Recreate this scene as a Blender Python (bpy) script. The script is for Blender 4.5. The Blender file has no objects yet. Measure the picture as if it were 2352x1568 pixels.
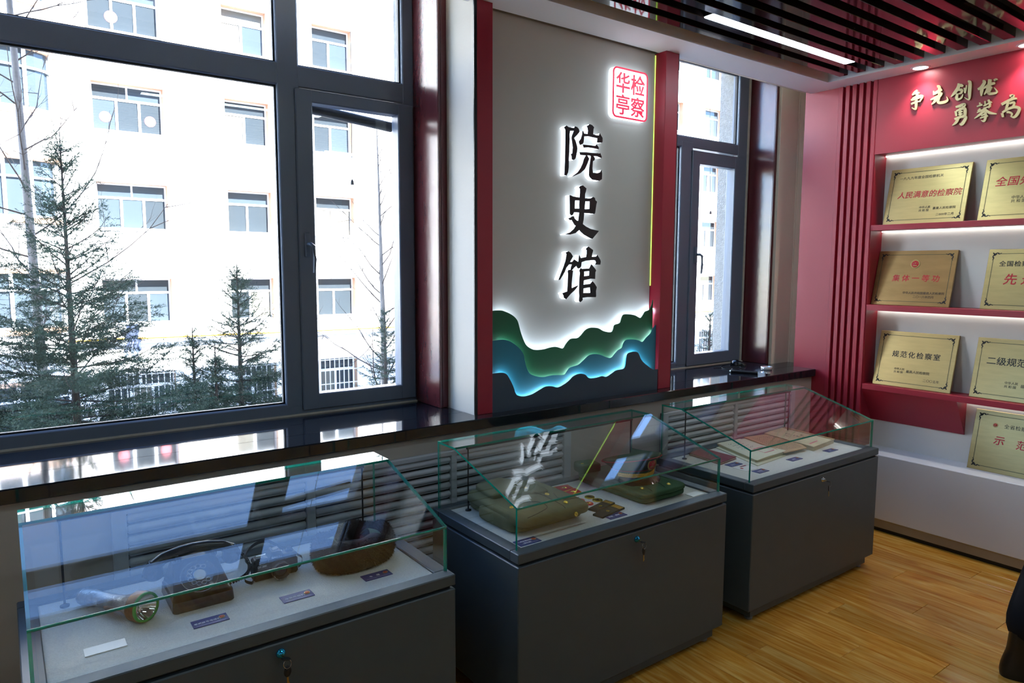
import bpy, math, random
import numpy as np
from mathutils import Vector, Matrix, noise
from mathutils.geometry import tessellate_polygon

SC = bpy.context.scene
COL = SC.collection
R2D = math.pi / 180

# ------------------------------------------------------------------ camera
YAW, PITCH, ROLL, FPX = 0.632412972, -0.104391993, 0.003331915, 1606.638
CAM = np.array([0.0, 0.0, 1.72])
_f = np.array([math.sin(YAW) * math.cos(PITCH), math.cos(YAW) * math.cos(PITCH), math.sin(PITCH)])
_r = np.array([math.cos(YAW), -math.sin(YAW), 0.0])
_u = np.cross(_r, _f)
_r2 = _r * math.cos(ROLL) + _u * math.sin(ROLL)
_u2 = -_r * math.sin(ROLL) + _u * math.cos(ROLL)
cd = bpy.data.cameras.new('camera')
cd.sensor_width = 36.0
cd.lens = FPX / 2352 * 36
cd.clip_start, cd.clip_end = 0.05, 400
cam = bpy.data.objects.new('camera', cd)
COL.objects.link(cam)
M = Matrix.Identity(4)
for i in range(3):
    M[i][0], M[i][1], M[i][2], M[i][3] = _r2[i], _u2[i], -_f[i], CAM[i]
cam.matrix_world = M
SC.camera = cam


def ray(px, py):
    return _r2 * ((px - 1176) / FPX) - _u2 * ((py - 784) / FPX) + _f


def onz(px, py, z):
    d = ray(px, py)
    return CAM + d * ((z - CAM[2]) / d[2])


def ony(px, py, y):
    d = ray(px, py)
    return CAM + d * (y / d[1])


def onx(px, py, x):
    d = ray(px, py)
    return CAM + d * (x / d[0])


# ------------------------------------------------------------------ world, sun, exposure
SUN_EL, SUN_AZ = 42.0, 160.0        # azimuth clockwise from +Y: the sun stands behind this building, a little to +X
W = bpy.data.worlds.new('sky')
SC.world = W
W.use_nodes = True
wn = W.node_tree
wn.nodes.clear()
wo = wn.nodes.new('ShaderNodeOutputWorld')
wb = wn.nodes.new('ShaderNodeBackground')
ws = wn.nodes.new('ShaderNodeTexSky')
ws.sky_type = 'NISHITA'
ws.sun_disc = False
ws.sun_elevation = SUN_EL * R2D
ws.sun_rotation = SUN_AZ * R2D
ws.altitude = 1400
ws.air_density = 1.0
ws.dust_density = 0.05
ws.ozone_density = 4.5
wb.inputs['Strength'].default_value = 1.75
wn.links.new(ws.outputs[0], wb.inputs[0])
wn.links.new(wb.outputs[0], wo.inputs[0])

sl = bpy.data.lights.new('sun', 'SUN')
sl.energy = 44
sl.angle = 0.0093
sl.color = (1.0, 0.985, 0.96)
so = bpy.data.objects.new('sun', sl)
COL.objects.link(so)
_sd = Vector((math.sin(SUN_AZ * R2D) * math.cos(SUN_EL * R2D), math.cos(SUN_AZ * R2D) * math.cos(SUN_EL * R2D), math.sin(SUN_EL * R2D)))
so.rotation_euler = _sd.to_track_quat('Z', 'Y').to_euler()
so.location = (8, -20, 30)

SC.view_settings.view_transform = 'Standard'
SC.view_settings.look = 'None'
SC.view_settings.gamma = 1.0
SC.view_settings.use_curve_mapping = False
SC.view_settings.exposure = 0.36
SC.cycles.use_denoising = True
SC.cycles.use_adaptive_sampling = True
SC.cycles.adaptive_threshold = 0.015
SC.cycles.max_bounces = 8
SC.cycles.diffuse_bounces = 4
SC.cycles.glossy_bounces = 4
SC.cycles.transmission_bounces = 6
SC.cycles.transparent_max_bounces = 40
SC.cycles.sample_clamp_indirect = 8.0
SC.cycles.caustics_reflective = False
SC.cycles.caustics_refractive = False


# ------------------------------------------------------------------ materials
def s2l(c):
    return tuple(((v / 255) / 12.92 if v / 255 <= 0.04045 else ((v / 255 + 0.055) / 1.055) ** 2.4) for v in c)


MATS = {}


def mat(name, col, rough=0.5, metal=0.0, spec=0.5, var=0.0, vscale=8.0, bump=0.0, bscale=60.0, coat=0.0, aniso=None, lin=False):
    """principled material; col in sRGB 0..255 unless lin; var = brightness variation by noise; bump = fine relief"""
    m = bpy.data.materials.new(name)
    m.use_nodes = True
    nt = m.node_tree
    b = nt.nodes['Principled BSDF']
    c = col if lin else s2l(col)
    b.inputs['Base Color'].default_value = (*c, 1)
    b.inputs['Roughness'].default_value = rough
    b.inputs['Metallic'].default_value = metal
    b.inputs['Specular IOR Level'].default_value = spec
    if coat:
        b.inputs['Coat Weight'].default_value = coat
        b.inputs['Coat Roughness'].default_value = 0.05
    tc = None
    if var or bump:
        tc = nt.nodes.new('ShaderNodeTexCoord')
    if var:
        mp = nt.nodes.new('ShaderNodeMapping')
        if aniso:
            mp.inputs['Scale'].default_value = aniso
        n = nt.nodes.new('ShaderNodeTexNoise')
        n.inputs['Scale'].default_value = vscale
        n.inputs['Detail'].default_value = 6
        r = nt.nodes.new('ShaderNodeValToRGB')
        r.color_ramp.elements[0].position = 0.3
        r.color_ramp.elements[1].position = 0.7
        r.color_ramp.elements[0].color = (*[max(0, v * (1 - var)) for v in c], 1)
        r.color_ramp.elements[1].color = (*[min(1, v * (1 + var)) for v in c], 1)
        nt.links.new(tc.outputs['Object'], mp.inputs[0])
        nt.links.new(mp.outputs[0], n.inputs['Vector'])
        nt.links.new(n.outputs['Fac'], r.inputs[0])
        nt.links.new(r.outputs[0], b.inputs['Base Color'])
    if bump:
        n2 = nt.nodes.new('ShaderNodeTexNoise')
        n2.inputs['Scale'].default_value = bscale
        n2.inputs['Detail'].default_value = 4
        bp = nt.nodes.new('ShaderNodeBump')
        bp.inputs['Strength'].default_value = bump
        bp.inputs['Distance'].default_value = 0.01
        nt.links.new(tc.outputs['Object'], n2.inputs['Vector'])
        nt.links.new(n2.outputs['Fac'], bp.inputs['Height'])
        nt.links.new(bp.outputs[0], b.inputs['Normal'])
    MATS[name] = m
    return m


def emit(name, col, strength):
    m = bpy.data.materials.new(name)
    m.use_nodes = True
    nt = m.node_tree
    nt.nodes.clear()
    o = nt.nodes.new('ShaderNodeOutputMaterial')
    e = nt.nodes.new('ShaderNodeEmission')
    e.inputs[0].default_value = (*s2l(col), 1)
    e.inputs[1].default_value = strength
    nt.links.new(e.outputs[0], o.inputs[0])
    MATS[name] = m
    return m


def thin_glass(name, tint, f0=0.04, rough=0.0, haze=0.0):
    """one face of a pane: straight transmission plus a mirror reflection that grows at grazing angles"""
    m = bpy.data.materials.new(name)
    m.use_nodes = True
    nt = m.node_tree
    nt.nodes.clear()
    L = nt.links.new
    o = nt.nodes.new('ShaderNodeOutputMaterial')
    g = nt.nodes.new('ShaderNodeNewGeometry')
    d = nt.nodes.new('ShaderNodeVectorMath'); d.operation = 'DOT_PRODUCT'
    L(g.outputs['Incoming'], d.inputs[0]); L(g.outputs['Normal'], d.inputs[1])
    a = nt.nodes.new('ShaderNodeMath'); a.operation = 'ABSOLUTE'; L(d.outputs['Value'], a.inputs[0])
    s = nt.nodes.new('ShaderNodeMath'); s.operation = 'SUBTRACT'; s.inputs[0].default_value = 1.0; L(a.outputs[0], s.inputs[1])
    p = nt.nodes.new('ShaderNodeMath'); p.operation = 'POWER'; L(s.outputs[0], p.inputs[0]); p.inputs[1].default_value = 5.0
    k = nt.nodes.new('ShaderNodeMath'); k.operation = 'MULTIPLY_ADD'; L(p.outputs[0], k.inputs[0])
    k.inputs[1].default_value = 1 - f0; k.inputs[2].default_value = f0
    t = nt.nodes.new('ShaderNodeBsdfTransparent'); t.inputs[0].default_value = (*tint, 1)
    gl = nt.nodes.new('ShaderNodeBsdfGlossy'); gl.inputs['Roughness'].default_value = rough
    gl.inputs['Color'].default_value = (1, 1, 1, 1)
    mx = nt.nodes.new('ShaderNodeMixShader')
    L(k.outputs[0], mx.inputs[0])
    if haze:
        df = nt.nodes.new('ShaderNodeBsdfDiffuse'); df.inputs[0].default_value = (0.8, 0.82, 0.85, 1)
        h = nt.nodes.new('ShaderNodeMixShader'); h.inputs[0].default_value = haze
        L(t.outputs[0], h.inputs[1]); L(df.outputs[0], h.inputs[2]); L(h.outputs[0], mx.inputs[1])
    else:
        L(t.outputs[0], mx.inputs[1])
    L(gl.outputs[0], mx.inputs[2])
    L(mx.outputs[0], o.inputs[0])
    MATS[name] = m
    return m


def glass_edge(name, col):
    m = bpy.data.materials.new(name)
    m.use_nodes = True
    nt = m.node_tree
    nt.nodes.clear()
    L = nt.links.new
    o = nt.nodes.new('ShaderNodeOutputMaterial')
    tr = nt.nodes.new('ShaderNodeBsdfTranslucent'); tr.inputs[0].default_value = (*s2l(col), 1)
    df = nt.nodes.new('ShaderNodeBsdfDiffuse'); df.inputs[0].default_value = (*s2l(col), 1)
    a = nt.nodes.new('ShaderNodeMixShader'); a.inputs[0].default_value = 0.5
    L(tr.outputs[0], a.inputs[1]); L(df.outputs[0], a.inputs[2])
    gl = nt.nodes.new('ShaderNodeBsdfGlossy'); gl.inputs['Roughness'].default_value = 0.12
    b = nt.nodes.new('ShaderNodeMixShader'); b.inputs[0].default_value = 0.12
    L(a.outputs[0], b.inputs[1]); L(gl.outputs[0], b.inputs[2]); L(b.outputs[0], o.inputs[0])
    MATS[name] = m
    return m


def wood_plank_material():
    m = bpy.data.materials.new('oak_laminate')
    m.use_nodes = True
    nt = m.node_tree
    L = nt.links.new
    b = nt.nodes['Principled BSDF']
    tc = nt.nodes.new('ShaderNodeTexCoord')
    oi = nt.nodes.new('ShaderNodeObjectInfo')
    off = nt.nodes.new('ShaderNodeVectorMath'); off.operation = 'MULTIPLY_ADD'
    cmb = nt.nodes.new('ShaderNodeCombineXYZ')
    L(oi.outputs['Random'], cmb.inputs[0]); L(oi.outputs['Random'], cmb.inputs[1])
    L(cmb.outputs[0], off.inputs[0]); off.inputs[1].default_value = (37, 53, 0); L(tc.outputs['Object'], off.inputs[2])
    mp = nt.nodes.new('ShaderNodeMapping'); mp.inputs['Scale'].default_value = (8, 0.9, 1)
    L(off.outputs[0], mp.inputs[0])
    n = nt.nodes.new('ShaderNodeTexNoise'); n.inputs['Scale'].default_value = 1.6; n.inputs['Detail'].default_value = 8
    n.inputs['Distortion'].default_value = 2.4
    L(mp.outputs[0], n.inputs['Vector'])
    r = nt.nodes.new('ShaderNodeValToRGB')
    r.color_ramp.elements[0].position = 0.28; r.color_ramp.elements[0].color = (*s2l((186, 112, 30)), 1)
    r.color_ramp.elements[1].position = 0.72; r.color_ramp.elements[1].color = (*s2l((230, 186, 104)), 1)
    e = r.color_ramp.elements.new(0.5); e.color = (*s2l((212, 152, 60)), 1)
    L(n.outputs['Fac'], r.inputs[0])
    mp2 = nt.nodes.new('ShaderNodeMapping'); mp2.inputs['Scale'].default_value = (110, 3, 1)
    L(off.outputs[0], mp2.inputs[0])
    n2 = nt.nodes.new('ShaderNodeTexNoise'); n2.inputs['Scale'].default_value = 1.0; n2.inputs['Detail'].default_value = 5
    L(mp2.outputs[0], n2.inputs['Vector'])
    mx = nt.nodes.new('ShaderNodeMix'); mx.data_type = 'RGBA'; mx.blend_type = 'MULTIPLY'; mx.inputs[0].default_value = 0.22
    L(r.outputs[0], mx.inputs[6])
    r2 = nt.nodes.new('ShaderNodeValToRGB'); r2.color_ramp.elements[0].position = 0.35; r2.color_ramp.elements[1].position = 0.65
    r2.color_ramp.elements[0].color = (0.45, 0.36, 0.28, 1)
    L(n2.outputs['Fac'], r2.inputs[0]); L(r2.outputs[0], mx.inputs[7])
    hv = nt.nodes.new('ShaderNodeHueSaturation')
    ma = nt.nodes.new('ShaderNodeMath'); ma.operation = 'MULTIPLY_ADD'; ma.inputs[1].default_value = 0.35; ma.inputs[2].default_value = 0.82
    L(oi.outputs['Random'], ma.inputs[0]); L(ma.outputs[0], hv.inputs['Value']); L(mx.outputs[2], hv.inputs['Color'])
    L(hv.outputs[0], b.inputs['Base Color'])
    b.inputs['Roughness'].default_value = 0.15
    b.inputs['Specular IOR Level'].default_value = 0.5
    MATS['oak_laminate'] = m
    return m


# ------------------------------------------------------------------ mesh helpers (all coordinates are world coordinates)
class MB:
    def __init__(s):
        s.v, s.f, s.m, s.sm = [], [], [], []

    def add(s, verts, faces, mi=0, smooth=False):
        o = len(s.v)
        s.v.extend([tuple(map(float, p)) for p in verts])
        for f in faces:
            s.f.append([i + o for i in f]); s.m.append(mi); s.sm.append(smooth)
        return s

    def box(s, a, b, mi=0, mis=None):
        (x0, y0, z0), (x1, y1, z1) = a, b
        x0, x1 = min(x0, x1), max(x0, x1); y0, y1 = min(y0, y1), max(y0, y1); z0, z1 = min(z0, z1), max(z0, z1)
        v = [(x0, y0, z0), (x1, y0, z0), (x1, y1, z0), (x0, y1, z0), (x0, y0, z1), (x1, y0, z1), (x1, y1, z1), (x0, y1, z1)]
        f = [(0, 3, 2, 1), (4, 5, 6, 7), (0, 1, 5, 4), (1, 2, 6, 5), (2, 3, 7, 6), (3, 0, 4, 7)]
        if mis is None:
            return s.add(v, f, mi)
        for k, q in enumerate(f):          # per face: bottom, top, -y, +x, +y, -x
            s.add(v, [q], mis[k])
        return s

    def cbox(s, a, b, c=0.004, mi=0):
        """box with chamfered edges"""
        (x0, y0, z0), (x1, y1, z1) = a, b
        c = min(c, (x1 - x0) / 2.01, (y1 - y0) / 2.01, (z1 - z0) / 2.01)
        V, idx = [], {}
        for ix, X in enumerate((x0, x1)):
            for iy, Y in enumerate((y0, y1)):
                for iz, Z in enumerate((z0, z1)):
                    sx, sy, sz = (1 - 2 * ix), (1 - 2 * iy), (1 - 2 * iz)
                    idx[ix, iy, iz, 0] = len(V); V.append((X, Y + sy * c, Z + sz * c))
                    idx[ix, iy, iz, 1] = len(V); V.append((X + sx * c, Y, Z + sz * c))
                    idx[ix, iy, iz, 2] = len(V); V.append((X + sx * c, Y + sy * c, Z))
        F = []
        for ix in (0, 1):
            F.append([idx[ix, a_, b_, 0] for a_, b_ in ((0, 0), (1, 0), (1, 1), (0, 1))])
            F.append([idx[a_, ix, b_, 1] for a_, b_ in ((0, 0), (0, 1), (1, 1), (1, 0))])
            F.append([idx[a_, b_, ix, 2] for a_, b_ in ((0, 0), (1, 0), (1, 1), (0, 1))])
        for p in (0, 1):
            for q in (0, 1):
                F.append([idx[0, p, q, 1], idx[1, p, q, 1], idx[1, p, q, 2], idx[0, p, q, 2]])
                F.append([idx[p, 0, q, 0], idx[p, 1, q, 0], idx[p, 1, q, 2], idx[p, 0, q, 2]])
                F.append([idx[p, q, 0, 0], idx[p, q, 1, 0], idx[p, q, 1, 1], idx[p, q, 0, 1]])
                for t in (0, 1):
                    F.append([idx[p, q, t, 0], idx[p, q, t, 1], idx[p, q, t, 2]])
        cen = np.array([(x0 + x1) / 2, (y0 + y1) / 2, (z0 + z1) / 2])
        G = []
        for f in F:
            P = [np.array(V[i]) for i in f]
            n = np.cross(P[1] - P[0], P[2] - P[0])
            G.append(f if np.dot(n, sum(P) / len(P) - cen) > 0 else f[::-1])
        return s.add(V, G, mi)

    def prism(s, poly, a, b, axis='y', mi=0, holes=(), mi_side=None, smooth=False):
        """poly: 2-D outline, extruded from a to b along axis. (y: poly is x,z; x: poly is y,z; z: poly is x,y)"""
        def P(q, t):
            return {'y': (q[0], t, q[1]), 'x': (t, q[0], q[1]), 'z': (q[0], q[1], t)}[axis]
        loops = [list(poly)] + [list(h) for h in holes]
        tri = tessellate_polygon([[Vector((x, y, 0)) for x, y in lp] for lp in loops])
        flat = [q for lp in loops for q in lp]
        n = len(flat)
        V = [P(q, a) for q in flat] + [P(q, b) for q in flat]
        s.add(V, [t for t in tri] + [tuple(i + n for i in t[::-1]) for t in tri], mi)
        o = 0
        for lp in loops:
            k = len(lp)
            s.add(V, [(o + i, o + (i + 1) % k, o + (i + 1) % k + n, o + i + n) for i in range(k)], mi if mi_side is None else mi_side, smooth)
            o += k
        return s

    def tube(s, path, rad, n=8, mi=0, caps=True, smooth=True):
        path = [np.array(p, float) for p in path]
        k = len(path)
        rad = [rad] * k if np.isscalar(rad) else list(rad)
        V = []
        t0 = path[1] - path[0]
        ref = np.array([0, 0, 1.0]) if abs(t0[2]) < 0.9 * np.linalg.norm(t0) else np.array([1.0, 0, 0])
        for i in range(k):
            t = path[min(i + 1, k - 1)] - path[max(i - 1, 0)]
            t = t / (np.linalg.norm(t) + 1e-12)
            a = np.cross(t, ref)
            if np.linalg.norm(a) < 1e-6:
                a = np.cross(t, np.array([0.3, 1, 0.2]))
            a /= np.linalg.norm(a); b = np.cross(t, a); ref = np.cross(a, t) if False else ref
            for j in range(n):
                th = 2 * math.pi * j / n
                V.append(path[i] + rad[i] * (math.cos(th) * a + math.sin(th) * b))
        F = [(i * n + j, i * n + (j + 1) % n, (i + 1) * n + (j + 1) % n, (i + 1) * n + j) for i in range(k - 1) for j in range(n)]
        s.add(V, F, mi, smooth)
        if caps:
            s.add(V, [tuple(range(n))[::-1], tuple((k - 1) * n + j for j in range(n))], mi)
        return s

    def lathe(s, prof, org, axis=(0, 0, 1), n=32, mi=0, smooth=True, sx=1.0, sy=1.0, ref=(1, 0, 0), caps=True):
        """prof: (radius, height) list along axis from org; sx, sy squash the section"""
        ax = np.array(axis, float); ax /= np.linalg.norm(ax)
        a = np.array(ref, float); a -= ax * np.dot(a, ax)
        if np.linalg.norm(a) < 1e-6:
            a = np.cross(ax, np.array([0.2, 1, 0.1]))
        a /= np.linalg.norm(a); b = np.cross(ax, a)
        org = np.array(org, float)
        V = [org + ax * h + r * (sx * math.cos(2 * math.pi * j / n) * a + sy * math.sin(2 * math.pi * j / n) * b) for r, h in prof for j in range(n)]
        F = [(i * n + j, i * n + (j + 1) % n, (i + 1) * n + (j + 1) % n, (i + 1) * n + j) for i in range(len(prof) - 1) for j in range(n)]
        s.add(V, F, mi, smooth)
        if caps and prof[0][0] > 1e-6: s.add(V, [tuple(range(n))[::-1]], mi)
        if caps and prof[-1][0] > 1e-6: s.add(V, [tuple((len(prof) - 1) * n + j for j in range(n))], mi)
        return s

    def grid(s, fn, nu, nv, mi=0, smooth=True, closeu=False):
        V = [fn(i / (nu if closeu else nu - 1), j / (nv - 1)) for i in range(nu) for j in range(nv)]
        F = []
        for i in range(nu if closeu else nu - 1):
            for j in range(nv - 1):
                i2 = (i + 1) % nu
                F.append((i * nv + j, i2 * nv + j, i2 * nv + j + 1, i * nv + j + 1))
        return s.add(V, F, mi, smooth)

    def xf(s, fn):
        s.v = [tuple(fn(p)) for p in s.v]
        return s

    def bounds(s):
        a = np.array(s.v); return a.min(0), a.max(0)

    def build(s, name, mats, parent=None, origin=None, recalc=False, **props):
        if not isinstance(mats, (list, tuple)):
            mats = [mats]
        if parent is not None:
            org = np.array(WPOS[parent.name])
        elif origin is not None:
            org = np.array(origin, float)
        else:
            lo, hi = s.bounds(); org = np.array([(lo[0] + hi[0]) / 2, (lo[1] + hi[1]) / 2, lo[2]])
        me = bpy.data.meshes.new(name)
        me.from_pydata([tuple(np.array(p) - org) for p in s.v], [], s.f)
        for m_ in mats:
            me.materials.append(m_)
        me.polygons.foreach_set('material_index', s.m)
        me.polygons.foreach_set('use_smooth', s.sm)
        if recalc:
            import bmesh
            bm = bmesh.new(); bm.from_mesh(me); bmesh.ops.recalc_face_normals(bm, faces=bm.faces); bm.to_mesh(me); bm.free()
        me.update()
        o = bpy.data.objects.new(name, me)
        COL.objects.link(o)
        if parent is not None:
            o.parent = parent
        else:
            o.location = org
        WPOS[o.name] = org
        for k, v_ in props.items():
            o[k] = v_
        return o


WPOS = {}


def tri_soup(name, tri, mt, parent, **props):
    """many loose triangles (needles, fur) as one mesh; tri is an (n*3, 3) array in world coordinates"""
    tri = np.asarray(tri, dtype=np.float32) - np.asarray(WPOS[parent.name], dtype=np.float32)
    n = len(tri) // 3
    me = bpy.data.meshes.new(name)
    me.vertices.add(3 * n); me.loops.add(3 * n); me.polygons.add(n)
    me.vertices.foreach_set('co', tri.ravel())
    me.loops.foreach_set('vertex_index', np.arange(3 * n, dtype=np.int32))
    me.polygons.foreach_set('loop_start', np.arange(0, 3 * n, 3, dtype=np.int32))
    me.materials.append(mt)
    me.update()
    o = bpy.data.objects.new(name, me)
    COL.objects.link(o)
    o.parent = parent
    for k, v_ in props.items():
        o[k] = v_
    return o


def tag(o, label=None, category=None, group=None, kind=None):
    if label: o['label'] = label
    if category: o['category'] = category
    if group: o['group'] = group
    if kind: o['kind'] = kind
    return o


def empty(name, loc, label=None, category=None, group=None, kind=None):
    o = bpy.data.objects.new(name, None)
    o.empty_display_size = 0.1
    o.location = loc
    COL.objects.link(o)
    WPOS[o.name] = np.array(loc, float)
    return tag(o, label, category, group, kind)


def copy_tree(o, loc=None, parent=None):
    c = o.copy()
    COL.objects.link(c)
    if parent is not None: c.parent = parent
    if loc is not None: c.location = loc
    WPOS[c.name] = np.array(loc if loc is not None else WPOS[o.name], float)
    for ch in list(o.children):
        copy_tree(ch, None, c)
    return c


# text: the built-in font (with its CJK fallback) turned into a mesh on the plane O, ux, uy
_tc = bpy.data.curves.new('lettering_source', 'FONT')
_to = bpy.data.objects.new('lettering_source', _tc)


def text_into(mb, s, O, ux, uy, size, depth=0.0005, offset=0.0, mi=0, align='LEFT', xscale=1.0, shear=0.0, space=1.0, res=2, lift=0.0002):
    _tc.body = s; _tc.size = size; _tc.offset = min(offset, size * 0.010) if size > 0.03 else 0.0; _tc.extrude = depth / 2; _tc.align_x = align
    _tc.resolution_u = res; _tc.shear = shear; _tc.space_character = space
    if _to.name not in COL.objects: COL.objects.link(_to)
    bpy.context.view_layer.update()
    me = bpy.data.meshes.new_from_object(_to.evaluated_get(bpy.context.evaluated_depsgraph_get()))
    O, ux, uy = (np.array(q, float) for q in (O, ux, uy))
    n = np.cross(ux, uy)
    V = [O + ux * v.co.x * xscale + uy * v.co.y + n * (v.co.z + depth / 2 + lift) for v in me.vertices]
    mb.add(V, [list(p.vertices) for p in me.polygons], mi)
    bpy.data.meshes.remove(me)
    return mb


def strokes_into(mb, strokes, to3, w2, a, b, mi=0, sub=3):
    """brush strokes [(x,y,w)...] in drawing units -> extruded outline; to3(x,y,t) gives the point at depth t"""
    for si, st in enumerate(strokes):
        P = np.array(st, float)
        # smooth the stroke (Catmull-Rom)
        Q = []
        for i in range(len(P) - 1):
            p0, p1, p2, p3 = P[max(i - 1, 0)], P[i], P[i + 1], P[min(i + 2, len(P) - 1)]
            for t in np.linspace(0, 1, sub + 1)[:-1]:
                Q.append(0.5 * ((2 * p1) + (-p0 + p2) * t + (2 * p0 - 5 * p1 + 4 * p2 - p3) * t * t + (-p0 + 3 * p1 - 3 * p2 + p3) * t ** 3))
        Q.append(P[-1]); Q = np.array(Q)
        L_, R_ = [], []
        for i in range(len(Q)):
            t = Q[min(i + 1, len(Q) - 1), :2] - Q[max(i - 1, 0), :2]
            t /= (np.linalg.norm(t) + 1e-9)
            nn = np.array([-t[1], t[0]]); w = max(Q[i, 2], 1) * w2 / 2
            L_.append(Q[i, :2] + nn * w); R_.append(Q[i, :2] - nn * w)
        n = len(Q)
        a_ = a + si * (b - a) * 0.018          # every stroke ends a hair lower than the one it crosses
        V = [to3(*q, a_) for q in L_] + [to3(*q, a_) for q in R_] + [to3(*q, b) for q in L_] + [to3(*q, b) for q in R_]
        F = []
        for i in range(n - 1):
            F += [(i, i + 1, n + i + 1, n + i), (2 * n + i, 3 * n + i, 3 * n + i + 1, 2 * n + i + 1),
                  (i, 2 * n + i, 2 * n + i + 1, i + 1), (n + i, n + i + 1, 3 * n + i + 1, 3 * n + i)]
        F += [(0, n, 3 * n, 2 * n), (n - 1, 3 * n - 1 - n + n - n + 0, 4 * n - 1, 3 * n - 1)] if False else [(0, n, 3 * n, 2 * n), (n - 1, 3 * n - 1, 4 * n - 1, 2 * n - 1)]
        mb.add(V, F, mi)
    return mb

# ------------------------------------------------------------------ the palette
mat('plaster', (214, 208, 198), 0.75, var=0.03, vscale=4, bump=0.05, bscale=120)
mat('warm_plaster', (224, 216, 200), 0.75, var=0.04, vscale=3)
mat('soffit_paint', (236, 236, 240), 0.65, var=0.015, vscale=3)
mat('grey_wall', (176, 169, 162), 0.6, var=0.04, vscale=4)
mat('stucco', (158, 156, 150), 0.9, var=0.12, vscale=40, bump=0.9, bscale=90)
mat('frame_grey', (98, 110, 128), 0.32, var=0.03, vscale=3)  # lighter than the metal itself: veiling glare is partly put into this colour
mat('frame_gasket', (20, 22, 26), 0.5)
mat('caulk', (186, 182, 170), 0.6, var=0.08, vscale=30)
mat('maroon_gloss', (88, 36, 40), 0.2, spec=0.7, var=0.1, vscale=14, aniso=(1, 1, 0.3), bump=0.10, bscale=16)
mat('black_stone', (26, 30, 37), 0.05, spec=0.75, var=0.3, vscale=160)
mat('red_panel', (158, 29, 51), 0.42, spec=0.6, var=0.025, vscale=2)
mat('white_melamine', (222, 222, 226), 0.35, var=0.01, vscale=2)
mat('beige_baseboard', (150, 134, 112), 0.45, var=0.04, vscale=6)
mat('toe_kick_shade', (38, 34, 30), 0.6)  # shade of the gap below the baseboard, put into the colour
mat('niche_white', (228, 226, 222), 0.6, var=0.01, vscale=3)
mat('slat_dark', (34, 26, 27), 0.07, spec=0.7, var=0.25, vscale=6, aniso=(0.3, 4, 4))
mat('ceiling_void', (70, 64, 64), 0.8)
mat('panel_grey', (196, 194, 188), 0.62, var=0.015, vscale=3)
mat('mountain_green', (22, 92, 60), 0.55, var=0.04, vscale=5)
mat('mountain_teal', (38, 118, 140), 0.55, var=0.03, vscale=5)
mat('mountain_slate', (62, 76, 92), 0.5, var=0.03, vscale=5)
mat('black_edge', (14, 15, 20), 0.35)
mat('char_black', (16, 17, 24), 0.3)
mat('case_grey', (68, 78, 84), 0.42, spec=0.45, var=0.03, vscale=6)
mat('case_shadow', (20, 21, 22), 0.7)
mat('felt_grey', (224, 221, 213), 0.95, spec=0.1, var=0.07, vscale=160, bump=0.5, bscale=300)
mat('black_metal', (20, 21, 24), 0.35, spec=0.5)
mat('chrome', (200, 204, 210), 0.12, metal=1.0)
mat('steel', (150, 150, 150), 0.3, metal=1.0, var=0.1, vscale=30)
mat('brass', (178, 156, 104), 0.28, metal=1.0, var=0.1, vscale=30)
mat('key_black', (16, 16, 17), 0.4)
mat('gold_plate', (196, 174, 118), 0.34, metal=0.8, var=0.06, vscale=9, aniso=(1, 1, 6))
mat('engrave_black', (28, 26, 22), 0.5)
mat('engrave_olive', (88, 84, 52), 0.5)
mat('letter_red', (196, 16, 40), 0.4)
mat('letter_gold', (196, 180, 138), 0.4, metal=0.6, var=0.03, vscale=10)
_m = mat('seal_red', (224, 30, 66), 0.35)
_m.node_tree.nodes['Principled BSDF'].inputs['Emission Color'].default_value = (*s2l((235, 40, 84)), 1)      # red film of the lit box
_m.node_tree.nodes['Principled BSDF'].inputs['Emission Strength'].default_value = 0.55
mat('louvre_white', (182, 188, 200), 0.45, var=0.02, vscale=4)
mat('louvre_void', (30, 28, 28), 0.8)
mat('radiator_box', (150, 152, 158), 0.5)
emit('led_white', (236, 244, 255), 9.0)
emit('led_panel', (216, 240, 252), 24.0)
emit('led_niche', (255, 253, 248), 3.6)
emit('downlight_glow', (255, 252, 244), 30.0)
emit('acrylic_glow', (226, 240, 255), 2.6)
emit('green_glow', (166, 226, 90), 3.0)  # added glow for the green tint beside the post
wood_plank_material()
thin_glass('window_glass', (0.955, 0.965, 0.97))
thin_glass('case_glass', (0.975, 0.99, 0.982), f0=0.043)
glass_edge('case_glass_edge', (8, 140, 116))

# ================================================================== THE ROOM
Y_FR = 3.295          # inner face of the window frames
Z_SILL = 1.009
Z_SOF = 2.945
X_RED = 4.688
X_BACK = 4.842

# floor: sub-floor with planks laid on it (planks run along Y, 0.17 m wide)
fl = MB().box((-3.2, -4.6, -0.12), (5.1, 3.3, -0.012)).build('floor', mat('subfloor', (70, 50, 30), 0.8), origin=(0, 0, 0), kind='structure')
fl['label'] = 'glossy honey oak laminate floor laid in long planks'
PW, PL = 0.17, 1.22
base_plank = {}
rnd = random.Random(4)
ix = 0
x = 3.44 + 7 * PW
while x > -2.9:
    off = {0: 1.205, 1: 1.515, 2: 0.85, 3: 0.55}[ix % 4] if True else 0
    y = off - 4 * PL
    while y < 3.2:
        y0, y1 = max(y, -4.5), min(y + PL, 3.2)
        if y1 - y0 > 0.05 and (y0 > -3.0):
            key = round(y1 - y0, 3)
            if key not in base_plank:
                base_plank[key] = MB().cbox((0.0007, 0.0007, -0.012), (PW - 0.0007, key - 0.0007, 0.0), 0.0012).build('plank', MATS['oak_laminate'], origin=(0, 0, 0))
                o = base_plank[key]
            else:
                o = base_plank[key].copy(); COL.objects.link(o)
            o.parent = fl; o.location = (x - PW, y0, 0)
        y += PL
    x -= PW; ix += 1

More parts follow.
